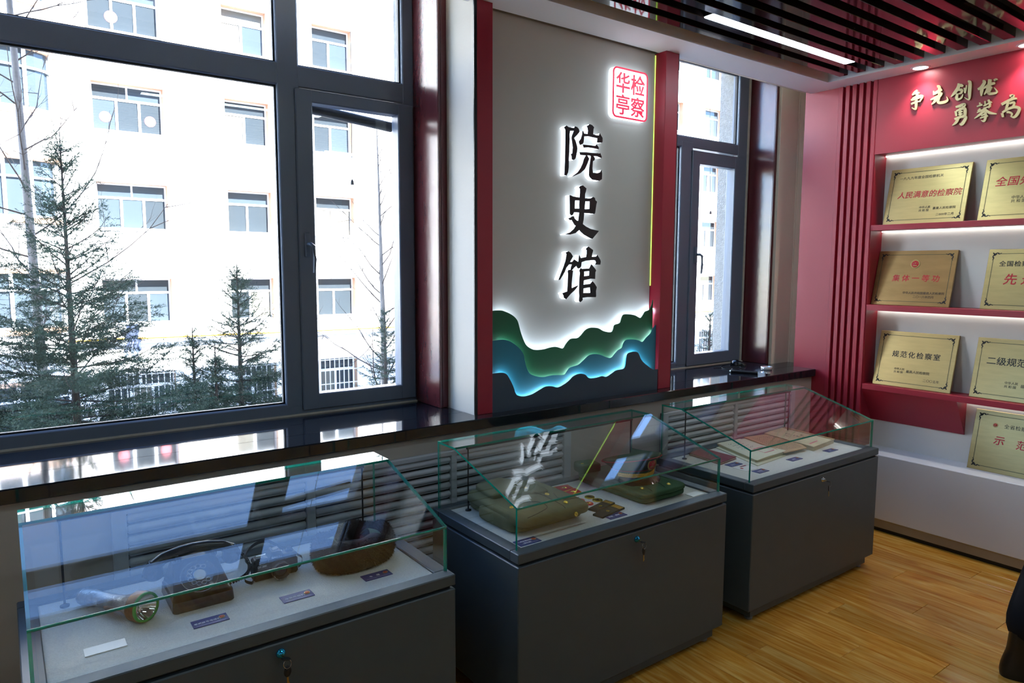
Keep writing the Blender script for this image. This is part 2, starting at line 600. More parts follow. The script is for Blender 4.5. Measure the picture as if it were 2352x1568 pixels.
# outer walls of the room that stand behind the camera, and this building's own mass above and below
MB().box((-3.3, -4.7, -0.1), (-3.15, 3.5, 3.3)).build('wall_left', MATS['plaster'], kind='structure', label='plain cream wall at the far end of the exhibition room')
MB().box((-3.3, -4.7, -0.1), (5.3, -4.55, 3.3)).build('wall_back', MATS['plaster'], kind='structure', label='plain cream wall opposite the windows')
up = MB()
up.box((-16, -10, 3.42), (42, 3.52, 18.2))
up.box((-16, 3.20, -4.2), (42, 3.52, -0.12))
up.box((-16, 3.30, -0.12), (-3.3, 3.52, 3.42)); up.box((5.3, 3.30, -0.12), (42, 3.52, 3.42))
up.build('wall_exterior', MATS['stucco'], origin=(0, 3.5, 0), kind='structure', label='rough stucco outside wall of this building above and below the windows')

# wall with the windows: under-sill wall, pier between the windows, end pieces, lintel
ww = MB()
ww.box((-3.2, 2.745, -0.01), (4.90, 3.5, 0.955))                       # below the sill
ww.box((1.834, 2.88, 0.955), (3.19, 3.5, 3.42))                        # pier
ww.box((-3.2, 3.0, 0.955), (-1.5, 3.5, 3.42))                           # left end
ww.box((-3.2, 3.02, 3.2), (5.1, 3.5, 3.42))                             # lintel
wwo = ww.build('wall_window', MATS['grey_wall'], origin=(0, 2.745, 0), kind='structure', label='warm grey wall below the window ledge')
MB().box((1.829, 2.80, Z_SILL), (1.842, 3.05, 3.2)).build('pier_board', MATS['plaster'], wwo)
MB().box((1.8265, 2.7945, Z_SILL), (1.842, 2.802, 3.2)).build('edge_strip', MATS['black_edge'], wwo)
MB().box((3.2285, 2.7945, Z_SILL), (3.2330, 2.9, 2.945)).build('edge_strip', MATS['black_edge'], wwo)
MB().box((-3.2, 2.95, 2.986), (4.9, 2.965, 3.3)).build('pelmet_board', MATS['warm_plaster'], wwo)
# recess between the right-hand casing and the red wall
MB().box((4.66, 3.06, 0.96), (4.90, 3.4, 3.3)).box((4.885, 2.86, 0.96), (5.0, 3.06, 3.3)).box((4.880, 3.050, 1.009), (4.886, 3.0602, 3.2)).build('corner_wall', MATS['warm_plaster'], wwo)
# outside stucco jambs
jm = MB()
jm.box((4.556, 3.36, 0.9), (4.95, 3.522, 3.45)); jm.box((1.787, 3.36, 0.9), (1.83, 3.522, 3.45)); jm.box((-1.5, 3.36, 0.9), (-1.42, 3.522, 3.45))
jm.box((-1.5, 3.36, 0.86), (4.95, 3.56, 1.0)); jm.box((3.05, 3.36, 0.9), (3.2, 3.522, 3.45))
jm.build('stucco_jamb', MATS['stucco'], wwo)


# maroon casings at the sides of the windows
def casing(name, x0, x1, y0, y1, lab):
    o = MB().cbox((x0, y0, Z_SILL), (x1, y1, 3.2), 0.003).build(name, MATS['maroon_gloss'], kind='structure', label=lab)
    g = MB()
    g.cbox((x0 + 0.000, y0 - 0.006, Z_SILL), (x0 + 0.012, y0 + 0.001, 3.2), 0.002)
    g.cbox((x0 + 0.017, y0 - 0.003, Z_SILL), (x0 + 0.021, y0 + 0.001, 3.2), 0.001)
    g.build('moulding', MATS['maroon_gloss'], o)
    return o


casing('trim_1', 1.777, 1.838, 3.046, 3.296, 'glossy maroon timber casing between the large window and the pier')
casing('trim_2', 4.623, 4.696, 3.082, 3.296, 'glossy maroon timber casing beside the narrow window and the red wall')

# the polished black stone ledge
sl_ = MB()
sl_.cbox((-3.2, 2.716, 0.958), (X_RED + 0.004, 2.90, Z_SILL), 0.004)
sl_.box((-3.2, 2.899, 0.960), (1.822, Y_FR + 0.03, Z_SILL)); sl_.box((3.19, 2.899, 0.960), (4.886, Y_FR + 0.03, Z_SILL))
sl_.build('window_ledge', MATS['black_stone'], label='long polished black stone ledge running below both windows', category='ledge')


# ------------------------------------------------------------------ windows
def rail(mb, x0, x1, z0, z1, y0=Y_FR, y1=3.36, step=0.006):
    e = 0.0017 if (x1 - x0) > (z1 - z0) else 0.0        # horizontal rails sit a hair behind the stiles they meet
    mb.cbox((x0, y0 + e, z0), (x1, y1 - e, z1), 0.005)


def handle(par, x, z, y):
    mb = MB()
    mb.cbox((x - 0.014, y - 0.012, z - 0.03), (x + 0.014, y, z + 0.085), 0.004)
    mb.tube([(x, y - 0.008, z + 0.03), (x, y - 0.045, z + 0.03), (x + 0.012, y - 0.052, z + 0.02), (x + 0.016, y - 0.052, z - 0.04), (x + 0.013, y - 0.048, z - 0.105)], [0.009, 0.009, 0.010, 0.009, 0.007], 8)
    return mb.build('handle', MATS['frame_grey'], par)


w1 = empty('window_1', (0.2, Y_FR, Z_SILL), 'large dark grey aluminium window with a fixed pane and a casement', kind='structure')
fr = MB()
rail(fr, -1.45, 1.80, Z_SILL, 1.068); rail(fr, -1.45, 1.80, 3.14, 3.2)
rail(fr, -1.45, 1.80, 2.553, 2.652)
rail(fr, 1.08, 1.182, 1.05, 3.17); rail(fr, 1.718, 1.80, 1.05, 3.17); rail(fr, -1.45, -1.37, 1.05, 3.17)
fr.build('frame', MATS['frame_grey'], w1)
g = MB()
for (a, b, c, d) in ((-1.37, 1.08, 1.068, 2.553), (-1.37, 1.08, 2.652, 3.14), (1.182, 1.718, 2.652, 3.14)):
    for q in ((a, a + 0.008, c, d), (b - 0.008, b, c, d), (a, b, c, c + 0.008), (a, b, d - 0.008, d)):
        g.box((q[0], 3.318, q[2]), (q[1], 3.336, q[3]))
g.build('gasket', MATS['frame_gasket'], w1)
for (a, b, c, d) in ((-1.37, 1.08, 1.068, 2.553), (-1.37, 1.08, 2.652, 3.14), (1.182, 1.718, 2.652, 3.14)):
    MB().box((a, 3.326, c), (b, 3.332, d)).build('pane', MATS['window_glass'], w1)
sash = MB()
rail(sash, 1.158, 1.240, 1.03, 2.548, Y_FR - 0.012); rail(sash, 1.686, 1.772, 1.03, 2.548, Y_FR - 0.012)
rail(sash, 1.158, 1.772, 1.03, 1.106, Y_FR - 0.012); rail(sash, 1.158, 1.772, 2.490, 2.548, Y_FR - 0.012)
so_ = sash.build('sash', MATS['frame_grey'], w1)
MB().box((1.238, 3.322, 1.104), (1.688, 3.328, 2.492)).build('pane', MATS['window_glass'], so_)
handle(w1, 1.197, 1.80, Y_FR - 0.012)
# sagging roller of an insect screen outside the casement
sr = MB().tube([(1.22, 3.40, 2.492), (1.72, 3.43, 2.455)], 0.026, 10)
sr.build('screen_roller', MATS['frame_gasket'], w1, label='dark screen roller hanging askew outside the casement')
MB().box((-1.45, Y_FR - 0.012, Z_SILL), (1.80, Y_FR + 0.004, Z_SILL + 0.007)).box((1.7985, Y_FR - 0.006, Z_SILL), (1.8065, Y_FR + 0.006, 3.2)).build('caulk_line', MATS['caulk'], w1)

w2 = empty('window_2', (3.9, Y_FR, Z_SILL), 'narrow dark grey aluminium window between the sign panel and the red wall', kind='structure')
fr = MB()
rail(fr, 3.19, 4.632, Z_SILL, 1.055); rail(fr, 3.19, 4.632, 3.14, 3.2); rail(fr, 3.19, 4.632, 2.561, 2.634)
rail(fr, 3.862, 3.985, 1.03, 2.60); rail(fr, 4.491, 4.632, 1.03, 3.17); rail(fr, 3.19, 3.26, 1.03, 3.17)
fr.build('frame', MATS['frame_grey'], w2)
g = MB()
for (a, b, c, d) in ((3.26, 3.862, 1.055, 2.561), (3.26, 4.491, 2.634, 3.14)):
    for q in ((a, a + 0.008, c, d), (b - 0.008, b, c, d), (a, b, c, c + 0.008), (a, b, d - 0.008, d)):
        g.box((q[0], 3.318, q[2]), (q[1], 3.336, q[3]))
g.build('gasket', MATS['frame_gasket'], w2)
for (a, b, c, d) in ((3.26, 3.862, 1.055, 2.561), (3.26, 4.491, 2.634, 3.14)):
    MB().box((a, 3.326, c), (b, 3.332, d)).build('pane', MATS['window_glass'], w2)
sash = MB()
rail(sash, 3.968, 4.052, 1.02, 2.545, Y_FR - 0.012); rail(sash, 4.446, 4.545, 1.02, 2.545, Y_FR - 0.012)
rail(sash, 3.968, 4.545, 1.02, 1.105, Y_FR - 0.012); rail(sash, 3.968, 4.545, 2.456, 2.545, Y_FR - 0.012)
so_ = sash.build('sash', MATS['frame_grey'], w2)
MB().box((4.05, 3.322, 1.103), (4.448, 3.328, 2.458)).build('pane', MATS['window_glass'], so_)
handle(w2, 4.022, 1.79, Y_FR - 0.012)
MB().box((3.19, Y_FR - 0.010, Z_SILL), (4.632, Y_FR + 0.004, Z_SILL + 0.006)).box((4.596, Y_FR - 0.008, Z_SILL), (4.612, Y_FR + 0.006, 3.2)).build('caulk_line', MATS['caulk'], w2)

# ------------------------------------------------------------------ ceiling: soffit frame, void, hanging slats, linear lights, downlights
ce = MB()
ce.box((-3.2, 2.62, Z_SOF), (4.90, 2.85, 3.30)); ce.box((4.50, -4.6, Z_SOF), (4.90, 2.621, 3.30))
ceo = ce.build('ceiling', MATS['soffit_paint'], origin=(0, 2.6, Z_SOF), kind='structure', label='white plaster soffit framing the dark slatted ceiling')
MB().box((-3.2, -4.6, 3.22), (4.95, 3.3, 3.34)).build('void_board', MATS['ceiling_void'], ceo)
sm = MB().cbox((-3.1, -0.0275, 0.0), (4.45, 0.0275, 0.085), 0.002).build('slat', MATS['slat_dark'], origin=(0, 0, 0))
k = 0
for i in range(40):
    yy = 2.4855 - 0.1143 * i
    o = sm if i == 0 else sm.copy()
    if i: COL.objects.link(o)
    o.parent = ceo
    o.location = (0, yy - 2.6, 2.951 - Z_SOF)


def linear_light(x0, x1, y, lab):
    t = empty('linear_light', ((x0 + x1) / 2, y, 2.945), lab, 'lamp', 'linear lights set between the ceiling slats')
    MB().box((x0, y - 0.033, 2.955), (x1, y + 0.033, 3.05)).build('housing', MATS['slat_dark'], t)
    MB().box((x0 + 0.004, y - 0.030, 2.950), (x1 - 0.004, y + 0.030, 2.9549)).build('diffuser', MATS['led_panel'], t)
    return t


linear_light(2.885, 4.205, 2.314, 'long white linear light between the slats above the window ledge')
linear_light(0.9, 2.22, 0.942, 'long white linear light between the slats over the middle of the room')
linear_light(-1.9, -0.58, 0.942, 'long white linear light between the slats by the plain end wall')
linear_light(-1.9, -0.58, -0.658, 'added unseen linear fill light between the slats in the far corner of the room')  # added out of view to lift the ambient light of the room
linear_light(0.9, 2.22, -2.258, 'added unseen linear fill light between the slats nearest the plain back wall')  # likewise added behind the camera, brightens surfaces facing the room
linear_light(2.885, 4.205, -0.658, 'long white linear light between the slats towards the plain back wall')


def downlight(x, y, lab):
    t = empty('downlight', (x, y, Z_SOF), lab, 'lamp', 'round downlights in the soffit along the red wall')
    MB().lathe([(0.040, 0.004), (0.041, -0.004), (0.052, -0.003), (0.054, 0.001), (0.0, 0.001)], (x, y, Z_SOF - 0.001), n=32, caps=False).build('trim_ring', MATS['soffit_paint'], t)
    MB().lathe([(0.0, -0.003), (0.040, -0.0025), (0.040, 0.0), (0.0, 0.0)], (x, y, Z_SOF - 0.001), n=32).build('lens', MATS['downlight_glow'], t)
    L_ = bpy.data.lights.new('downlight_beam', 'SPOT')
    L_.energy = 15; L_.spot_size = 105 * R2D; L_.spot_blend = 0.7; L_.shadow_soft_size = 0.035; L_.color = (1, 0.97, 0.92)
    lo = bpy.data.objects.new('downlight_beam', L_); COL.objects.link(lo)
    lo.parent = t; lo.location = (0, 0, -0.012)
    return t


downlight(4.615, 2.093, 'round white downlight above the gold characters beside the ridged pilaster')
downlight(4.615, 1.540, 'round white downlight next along the soffit, above the last gold character')
downlight(4.615, 0.95, 'round white downlight third along the soffit from the ridged pilaster')

# ------------------------------------------------------------------ red wall with niche, shelves and plaques
Y_RL, Y_FL, Y_FRT = 2.890, 2.643, 2.383
rw = MB()
rw.box((X_BACK + 0.008, -4.6, -0.01), (5.1, 2.90, 3.3))
rwo = rw.build('wall_right', MATS['niche_white'], origin=(X_BACK, 0, 0), kind='structure', label='red panelled wall with a lit white niche for plaques')
MB().box((X_BACK, -4.6, 0.40), (X_BACK + 0.009, Y_FRT, 2.60)).build('niche_back', MATS['niche_white'], rwo)
MB().box((X_RED, Y_FL, 0.0), (X_BACK + 0.01, Y_RL, 2.96)).build('red_board', MATS['red_panel'], rwo)
MB().box((X_RED + 0.022, Y_FRT, 0.0), (X_BACK + 0.01, Y_FL, 2.96)).build('groove_board', MATS['red_panel'], rwo)
nr = 6
pit = (Y_FL - Y_FRT) / (nr - 0.4)
for i in range(nr):
    y1 = Y_FL - i * pit
    MB().cbox((X_RED - 0.004, y1 - pit * 0.6, 0.0), (X_RED + 0.024, y1, 2.96), 0.002).build('ridge', MATS['red_panel'], rwo)
MB().box((X_RED, -4.6, 2.468), (X_BACK + 0.01, Y_FRT, 2.96)).build('header_board', MATS['red_panel'], rwo)
MB().box((X_RED + 0.003, Y_FRT - 0.004, 0.70), (X_BACK + 0.005, Y_FRT - 0.0005, 2.47)).build('niche_side', MATS['red_panel'], rwo)
# slanted apron below the lowest shelf, its end cut where the lit bay starts
ap = MB().prism([(X_RED + 0.004, 0.915), (X_BACK + 0.004, 0.915), (X_BACK + 0.004, 0.690), (X_BACK - 0.006, 0.690)], 1.795, Y_FRT - 0.001, 'y')
ap.v = [(p[0], p[1], p[2]) for p in ap.v]
ap.build('slanted_apron', MATS['red_panel'], rwo)


def shelf(z0, z1, lab):
    t = empty('display_shelf', (X_RED, 0.9, z0), lab, 'shelf', 'red shelves in the lit niche')
    MB().cbox((X_RED - 0.002, -1.5, z0), (X_BACK, Y_FRT - 0.0045, z1), 0.0015).build('board', MATS['red_panel'], t)
    MB().box((X_BACK - 0.022, -1.5, z0 - 0.006), (X_BACK - 0.008, Y_FRT - 0.012, z0)).build('light_strip', MATS['led_niche'], t)
    return t


shelf(1.974, 2.010, 'upper red shelf carrying the plaque headed with a single red slogan line')
shelf(1.448, 1.486, 'middle red shelf carrying the dark bronze plaque with a round emblem')
shelf(0.915, 0.952, 'lowest red shelf with the slanted red apron below it')
MB().box((X_BACK - 0.024, -1.5, 2.461), (X_BACK - 0.008, Y_FRT - 0.012, 2.468)).build('light_strip', MATS['led_niche'], rwo)

lc = empty('low_cabinet', (4.72, 0.4, 0), 'long low white cabinet with a ledge below the red shelves', 'cabinet')
MB().cbox((4.589, -4.5, 0.084), (X_BACK + 0.004, 2.379, 0.512), 0.003).build('body', MATS['white_melamine'], lc)
MB().box((4.594, -4.5, 0.028), (X_BACK, 2.379, 0.0835)).build('baseboard', MATS['beige_baseboard'], lc)
MB().box((4.612, -4.5, 0.0), (X_BACK, 2.379, 0.028)).build('toe_kick', MATS['toe_kick_shade'], lc)

# ================================================================== SIGN PANEL ON THE PIER
Y_PAN = 2.875
XL, XR = 1.931, 3.122
sp = empty('exhibition_sign', (2.53, Y_PAN, Z_SILL), 'tall pale grey sign panel with layered mountain silhouettes between two red posts', 'sign panel')
MB().box((XL - 0.03, Y_PAN, Z_SILL), (XR - 0.006, Y_PAN + 0.004, Z_SOF)).build('backing_board', MATS['panel_grey'], sp)
for (a, b) in ((1.8425, XL), (XR, 3.229)):
    MB().cbox((a, 2.794, Z_SILL), (b, 2.90, Z_SOF), 0.002).build('red_post', MATS['red_panel'], sp)
# glowing green strip added in the joint between board and post for the green tint
MB().box((XR - 0.0035, Y_PAN - 0.0035, 1.62), (XR - 0.001, Y_PAN - 0.0008, Z_SOF - 0.01)).build('light_strip', MATS['green_glow'], sp)

C1 = [(50, 370), (130, 355), (200, 370), (280, 410), (330, 460), (350, 510), (380, 620), (430, 740), (500, 790), (560, 800), (640, 792), (700, 775), (760, 765), (800, 772), (850, 783), (880, 740), (920, 690), (950, 672), (1010, 668), (1050, 640), (1100, 580), (1150, 553), (1200, 550), (1250, 558), (1310, 590), (1390, 600), (1415, 570), (1430, 520), (1490, 497), (1510, 440), (1535, 402), (1600, 400), (1660, 412), (1720, 440), (1750, 410), (1775, 370), (1820, 350), (1845, 300), (1880, 262), (1918, 235)]
C2 = [(50, 710), (130, 688), (210, 690), (280, 720), (350, 775), (400, 840), (420, 920), (440, 1000), (480, 1070), (560, 1100), (640, 1105), (740, 1085), (860, 1082), (890, 1050), (930, 1000), (1020, 970), (1080, 920), (1140, 865), (1200, 848), (1270, 855), (1330, 880), (1390, 890), (1430, 850), (1470, 805), (1515, 778), (1530, 730), (1560, 690), (1620, 682), (1690, 690), (1745, 710), (1790, 660), (1840, 610), (1860, 560), (1935, 515)]
C3 = [(50, 1075), (130, 1058), (200, 1065), (240, 1110), (290, 1210), (320, 1295), (360, 1318), (420, 1322), (500, 1300), (580, 1255), (650, 1215), (720, 1208), (790, 1222), (860, 1190), (920, 1145), (970, 1095), (1040, 1068), (1100, 1078), (1130, 1110), (1170, 1120), (1240, 1110), (1290, 1095), (1340, 1102), (1400, 1065), (1450, 1030), (1530, 1012), (1555, 970), (1570, 860), (1600, 830), (1660, 820), (1700, 840), (1730, 910), (1790, 970), (1860, 1018), (1930, 1015)]


def smooth_line(P, sub=4):
    P = np.array(P, float); Q = []
    for i in range(len(P) - 1):
        p0, p1, p2, p3 = P[max(i - 1, 0)], P[i], P[i + 1], P[min(i + 2, len(P) - 1)]
        for t in np.linspace(0, 1, sub + 1)[:-1]:
            Q.append(0.5 * ((2 * p1) + (-p0 + p2) * t + (2 * p0 - 5 * p1 + 4 * p2 - p3) * t * t + (-p0 + 3 * p1 - 3 * p2 + p3) * t ** 3))
    Q.append(P[-1])
    return np.array(Q)


def mountain(C, y_front, thick, mt, x_end, strip_gap, lab, glow, inset):
    W_ = []
    for (u, v) in C:
        p = ony(1120 + u / 4.9, 640 + v / 4.9, y_front)
        W_.append((p[0], p[2]))
    W_[0] = (XL - 0.02, W_[0][1]); W_[-1] = (x_end, W_[-1][1])
    W_ = [q for q in W_[:-1] if q[0] < x_end - 0.006] + [W_[-1]]
    Q = smooth_line(W_, 4)
    poly = [tuple(q) for q in Q] + [(x_end, Z_SILL), (XL - 0.02, Z_SILL)]
    o = MB().prism(poly, y_front, y_front + thick, 'y').build('mountain_layer', mt, sp, label=lab)
    # LED ribbon behind the edge
    R = []
    for i in range(len(Q)):
        t = Q[min(i + 2, len(Q) - 1)] - Q[max(i - 2, 0)]; t /= np.linalg.norm(t)
        n = np.array([t[1], -t[0]])
        if n[1] > 0: n = -n
        R.append(Q[i] + n * inset)
    R = R[4:-5]
    yb = y_front + thick
    V, F = [], []
    for i, q in enumerate(R):
        V += [(q[0], yb + 0.0005, q[1] + 0.004), (q[0], yb + strip_gap, q[1] + 0.004), (q[0], yb + strip_gap, q[1] - 0.004), (q[0], yb + 0.0005, q[1] - 0.004)]
        if i:
            a, b = 4 * (i - 1), 4 * i
            F += [(a + k, a + (k + 1) % 4, b + (k + 1) % 4, b + k) for k in range(4)]
    MB().add(V, F).build('light_ribbon', glow, o)
    return o


mountain(C1, 2.838, 0.005, MATS['mountain_green'], XR - 0.012, 0.012, 'dark green rear mountain silhouette', emit('glow_rear', (214, 232, 255), 27.0), 0.028)
mountain(C2, 2.818, 0.004, MATS['mountain_teal'], XR - 0.003, 0.008, 'teal blue middle mountain silhouette', emit('glow_mid', (226, 244, 255), 18.0), 0.018)
mountain(C3, 2.797, 0.004, MATS['mountain_slate'], XR - 0.003, 0.008, 'slate grey front mountain silhouette', emit('glow_front', (206, 236, 255), 30.0), 0.016)

# the three big back-lit characters, outlines drawn on the panel
CH = {
    'yuan': ((1270, 270, 10.115), [
        ([(265, 222), (318, 183), (365, 218), (498, 243), (512, 203), (560, 215), (605, 265), (620, 325), (608, 352), (490, 475), (530, 545), (558, 640), (568, 720), (550, 860), (525, 950), (485, 985), (445, 970), (440, 900), (420, 840), (455, 835), (468, 690), (450, 560), (437, 465), (450, 410), (492, 305), (400, 307), (388, 400), (393, 500), (385, 640), (383, 800), (372, 940), (370, 1150), (355, 1270), (320, 1345), (272, 1335), (278, 1200), (287, 1000), (295, 600), (297, 280)], []),
        ([(790, 190), (825, 180), (855, 150), (915, 175), (960, 225), (945, 270), (935, 385), (1010, 408), (1075, 415), (1090, 365), (1155, 470), (1155, 560), (1140, 580), (1045, 580), (1030, 565), (1040, 480), (900, 450), (830, 432), (730, 437), (722, 490), (715, 570), (695, 610), (635, 635), (610, 580), (610, 550), (655, 490), (685, 390), (690, 312), (705, 312), (730, 370), (815, 380), (822, 300), (812, 240)], []),
        ([(698, 625), (990, 655), (1020, 620), (1073, 705), (1060, 735), (940, 708), (830, 692), (722, 698)], []),
        ([(623, 803), (780, 805), (900, 820), (1080, 830), (1100, 822), (1135, 905), (1128, 940), (1040, 900), (945, 890), (975, 935), (972, 985), (930, 1015), (920, 1180), (930, 1280), (1040, 1290), (1105, 1265), (1130, 1213), (1145, 1300), (1140, 1430), (1080, 1467), (920, 1440), (860, 1380), (842, 1330), (850, 1150), (870, 1020), (888, 900), (870, 882), (800, 875), (845, 955), (800, 1080), (750, 1190), (640, 1290), (480, 1362), (447, 1368), (580, 1270), (650, 1170), (700, 1060), (725, 960), (760, 895), (775, 880), (640, 865)], [])]),
    'shi': ((1270, 415, 10.8138), [
        ([(650, 165), (690, 125), (745, 112), (835, 190), (820, 270), (800, 330), (798, 435), (945, 435), (1000, 400), (1045, 425), (1055, 480), (1098, 520), (1080, 590), (1050, 800), (1030, 825), (900, 805), (778, 800), (765, 960), (745, 1075), (830, 1140), (940, 1195), (1145, 1245), (985, 1440), (950, 1435), (780, 1340), (700, 1270), (660, 1220), (560, 1300), (430, 1335), (285, 1335), (430, 1280), (520, 1200), (575, 1115), (545, 1100), (470, 970), (430, 980), (395, 945), (400, 925), (445, 910), (470, 885), (520, 880), (545, 940), (600, 990), (635, 995), (650, 870), (660, 790), (530, 780), (490, 850), (455, 858), (425, 820), (425, 600), (420, 360), (440, 358), (500, 390), (670, 415), (680, 300), (680, 200)],
         [[(552, 487), (665, 490), (660, 590), (662, 690), (540, 688), (545, 590)], [(805, 512), (918, 510), (918, 620), (912, 700), (785, 705), (795, 600)]])]),
    'guan': ((1270, 555, 10.453), [
        ([(312, 258), (375, 228), (430, 265), (485, 350), (460, 395), (415, 485), (470, 480), (515, 425), (580, 465), (615, 485), (625, 400), (632, 318), (660, 370), (675, 392), (720, 380), (805, 365), (818, 290), (818, 195), (795, 190), (810, 155), (855, 115), (968, 200), (960, 240), (945, 290), (935, 360), (1045, 355), (1070, 315), (1140, 435), (1150, 480), (1138, 550), (1015, 550), (1040, 500), (1030, 460), (990, 440), (900, 445), (790, 455), (690, 490), (680, 590), (650, 630), (610, 645), (580, 610), (570, 575), (510, 625), (450, 690), (485, 690), (475, 760), (460, 900), (450, 1010), (455, 1115), (605, 1045), (600, 1070), (540, 1150), (430, 1250), (320, 1380), (270, 1345), (260, 1290), (230, 1235), (350, 1190), (362, 1000), (370, 760), (360, 710), (380, 675), (430, 670), (440, 600), (460, 545), (390, 545), (320, 630), (290, 720), (170, 915), (138, 915), (190, 780), (265, 590), (310, 450), (335, 300)], []),
        ([(640, 685), (670, 635), (700, 650), (880, 640), (925, 540), (1010, 640), (1040, 690), (1020, 730), (1015, 895), (900, 890), (760, 920), (740, 935), (735, 1030), (900, 1010), (955, 945), (1000, 1000), (1055, 1090), (1035, 1180), (1040, 1300), (1030, 1330), (830, 1330), (710, 1345), (720, 1385), (690, 1430), (655, 1450), (630, 1420), (640, 1300), (632, 1200), (640, 900), (655, 750)],
         [[(748, 715), (880, 705), (875, 810), (750, 828)], [(735, 1120), (895, 1095), (905, 1225), (730, 1230)]])]),
}
Y_CH = 2.838
for key, lab in (('yuan', 'topmost black back-lit character below the red seal on the sign panel'),
                 ('shi', 'middle black back-lit character on the sign panel, with two square eyes'),
                 ('guan', 'lowest black back-lit character on the sign panel, just above the mountains')):
    (ox, oy, scl), polys = CH[key]
    body, face = MB(), MB()
    for outer, holes in polys:
        cv = lambda lp: [tuple(ony(ox + u / scl, oy + v / scl, Y_CH)[[0, 2]]) for u, v in lp]
        po, ho = cv(outer), [cv(h) for h in holes]
        body.prism(po, Y_CH + 0.0035, Y_PAN + 0.001, 'y', holes=ho)
        face.prism(po, Y_CH, Y_CH + 0.0035, 'y', holes=ho)
    lo, hi = body.bounds()
    t = empty('sign_character', ((lo[0] + hi[0]) / 2, Y_PAN, lo[2]), lab, 'sign letter', 'large characters on the sign panel')
    body.build('glowing_body', MATS['acrylic_glow'], t, label='white glowing acrylic body')
    face.build('face', MATS['char_black'], t, label='black front face')

# red seal sign
tl, tr, bl, br = ony(1408.5, 151, 2.8400), ony(1488.2, 167.5, 2.8400), ony(1407, 268.5, 2.8400), ony(1487, 280.3, 2.8400)
sx0, sx1 = (tl[0] + bl[0]) / 2, (tr[0] + br[0]) / 2
sz0, sz1 = (bl[2] + br[2]) / 2, (tl[2] + tr[2]) / 2


def rrect(x0, x1, z0, z1, r, n=6):
    P = []
    for cx, cz, a0 in ((x1 - r, z1 - r, 0), (x0 + r, z1 - r, 90), (x0 + r, z0 + r, 180), (x1 - r, z0 + r, 270)):
        for k in range(n + 1):
            a = (a0 + 90 * k / n) * R2D
            P.append((cx + r * math.cos(a), cz + r * math.sin(a)))
    return P


seal = empty('seal_sign', ((sx0 + sx1) / 2, Y_PAN, sz0), 'glowing white square seal sign with a red border and four red characters', 'sign')
MB().prism(rrect(sx0, sx1, sz0, sz1, 0.03), 2.8435, Y_PAN + 0.001, 'y').build('glowing_body', MATS['acrylic_glow'], seal)
MB().prism(rrect(sx0, sx1, sz0, sz1, 0.03), 2.8395, 2.8435, 'y', holes=[rrect(sx0 + 0.009, sx1 - 0.009, sz0 + 0.009, sz1 - 0.009, 0.022)]).build('border', MATS['seal_red'], seal)
mx_, mz_ = (sx0 + sx1) / 2, (sz0 + sz1) / 2
cw, ch = (sx1 - sx0) * 0.40, (sz1 - sz0) * 0.42
for ch_, cx_, cz_ in (('华', -1, 1), ('亭', -1, -1), ('检', 1, 1), ('察', 1, -1)):
    mb = MB()
    s_ = ch * 1.02
    text_into(mb, ch_, (mx_ + cx_ * cw * 0.53 - cw * 0.5 - 0.002, 2.8435, mz_ + cz_ * ch * 0.52 - ch * 0.42), (1, 0, 0), (0, 0, 1), s_, 0.004, 0.0012, xscale=cw / s_ * 1.03)
    mb.build('seal_character', MATS['seal_red'], seal)

